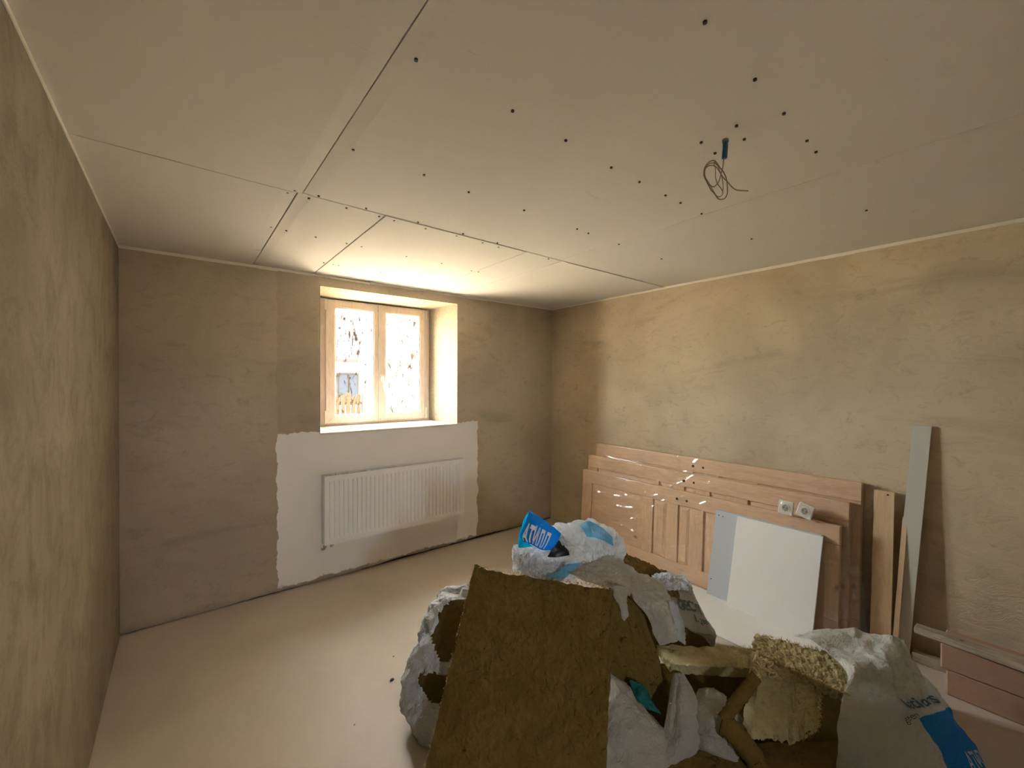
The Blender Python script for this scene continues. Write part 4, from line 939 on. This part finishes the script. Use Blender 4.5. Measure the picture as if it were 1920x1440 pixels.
wool('mineral_wool_slab', [(1.558,0.988,0.063),(2.185,0.534,0.057),(1.778,0.396,0.059),(1.151,0.837,0.065)], (0.01,0.01,-0.05), M_WOOL, 'shaded wool slab lying flat at the bottom of the heap', 'insulation slab', 30, 20, 4, 0.005, (0.006,)*4, 31.0, None, GW)

wool('mineral_wool_slab', [(1.771,1.166,0.172),(2.510,0.585,0.180),(2.279,0.511,0.014),(1.595,1.048,0.012)], (0.05,0.06,0.0), M_WOOL, 'added wool slab standing at the back to darken the gap between the bags', 'insulation slab', 30, 20, 4, 0.005, (0.006,)*4, 37.0, None, GW)  # slab added to occlude the pocket and keep it dark

# ---- right bag, translucent, with blue print
R = empty('plastic_bag', (2.393,0.294,-0.021), 'glossy translucent white bag with blue print at the right of the heap', 'bag', GB)
sR = Sheet([
 [(2.306,0.747,0.358),(2.471,0.618,0.394),(2.553,0.516,0.387),(2.585,0.414,0.394),(2.865,0.473,0.243)],
 [(2.284,0.650,0.373),(2.380,0.536,0.378),(2.440,0.452,0.378),(2.546,0.381,0.349),(2.854,0.442,0.170)],
 [(2.165,0.508,0.370),(2.199,0.488,0.400),(2.350,0.407,0.364),(2.548,0.353,0.310),(2.861,0.411,0.125)],
 [(2.096,0.505,0.315),(2.180,0.439,0.345),(2.342,0.368,0.291),(2.572,0.308,0.235),(2.887,0.364,0.039)],
 [(2.033,0.502,0.212),(2.173,0.380,0.262),(2.354,0.314,0.215),(2.602,0.246,0.136),(2.908,0.296,-0.065)],
 [(2.022,0.509,0.054),(2.183,0.321,0.142),(2.391,0.246,0.118),(2.640,0.183,0.016),(2.897,0.227,-0.162)],
 [(1.980,0.491,-0.073),(2.215,0.268,-0.001),(2.404,0.196,0.019),(2.604,0.147,-0.013),(2.829,0.179,-0.144)]], 0.020, 5.5, 33.0)
def m_rprint(nt, col):
    uvn = nd(nt, 'ShaderNodeSeparateXYZ', {0: nd(nt, 'ShaderNodeTexCoord').outputs['UV']})
    w = mth(nt, 'MULTIPLY', mth(nt, 'SUBTRACT', noi(nt, pos(nt, local=True), 16, 2), 0.5), 0.02)
    a = smooth01(nt, mth(nt, 'ADD', mth(nt, 'ADD', uvn.outputs[1], w), mth(nt, 'MULTIPLY', uvn.outputs[0], 0.18)), 0.750, 0.757)
    b = smooth01(nt, mth(nt, 'ADD', uvn.outputs[0], mth(nt, 'MULTIPLY', uvn.outputs[1], 0.2)), 0.606, 0.612)
    return mix(nt, mth(nt, 'MULTIPLY', a, b), col, BLUE)
M_BAGR = m_bag('right_bag_printed', (0.82,0.81,0.78), 0.4, 0.18, m_rprint)
def build_uv(s, name, mat, parent, nu, nv):
    o = s.build(name, mat, parent, nu, nv)
    l = o.data.uv_layers.new(name='UVMap')
    for lp in o.data.loops:
        k = lp.vertex_index; l.data[lp.index].uv = ((k % (nu+1))/nu, (k//(nu+1))/nv)
    return o
ro = build_uv(sR, 'bag_skin', M_BAGR, R, 90, 110)
sR.text('lations', 0.455, 0.615, 0.27, 0.095, M_INK, ro, ang=0.12, bold=0.015, off=0.004)
sR.text('ATИЛ', 0.60, 0.965, 0.15, 0.16, M_INKLB, ro, ang=0.1, bold=0.01)
sR.text('geen', 0.36, 0.70, 0.12, 0.05, M_INKG, ro, ang=0.3)
# loose tail and creases of the wrapping film at the near end of the front door
Sheet([[(3.108,0.729,0.493),(3.123,0.717,0.468),(3.116,0.710,0.447)],[(3.173,0.703,0.466),(3.166,0.696,0.451),(3.153,0.693,0.437)],[(3.249,0.669,0.431),(3.239,0.664,0.423),(3.228,0.659,0.415)],[(3.297,0.643,0.408),(3.287,0.639,0.403),(3.274,0.636,0.394)]], 0.008, 22, 41.0).build('film_tail', M_FILM, front_door, 10, 30, 0.0004)
Sheet([[(3.098,0.711,0.490),(3.106,0.705,0.483),(3.113,0.699,0.471)],[(3.051,0.735,0.431),(3.059,0.729,0.422),(3.066,0.723,0.413)],[(2.985,0.774,0.361),(2.990,0.770,0.352),(2.995,0.766,0.342)]], 0.004, 22, 43.0).build('film_tail', M_FILM, front_door, 8, 24, 0.0004)
# crumbs on the screed
for (x, y, s) in ((0.869,2.123,0.010),(0.95,2.30,0.004),(0.62,1.95,0.004)):
    rnd2 = random.Random(int(x*1000)); V = []
    bm = bmesh.new(); bmesh.ops.create_icosphere(bm, subdivisions=1, radius=s)
    V = [(v.co.x*1.2+x+rnd2.uniform(-.2,.2)*s, v.co.y+y+rnd2.uniform(-.2,.2)*s, max(0.0003, v.co.z*0.6+s*0.35)) for v in bm.verts]; F = [tuple(v.index for v in f.verts) for f in bm.faces]; bm.free()
    tag(obj('crumb', V, F, M_INKG), 'larger dark crumb on the bare floor left of the heap' if s > 0.005 else ('tiny dark crumb on the bare floor, farther one' if y > 2.2 else 'tiny dark crumb on the bare floor, leftmost one'), 'crumb', 'crumbs on the floor')
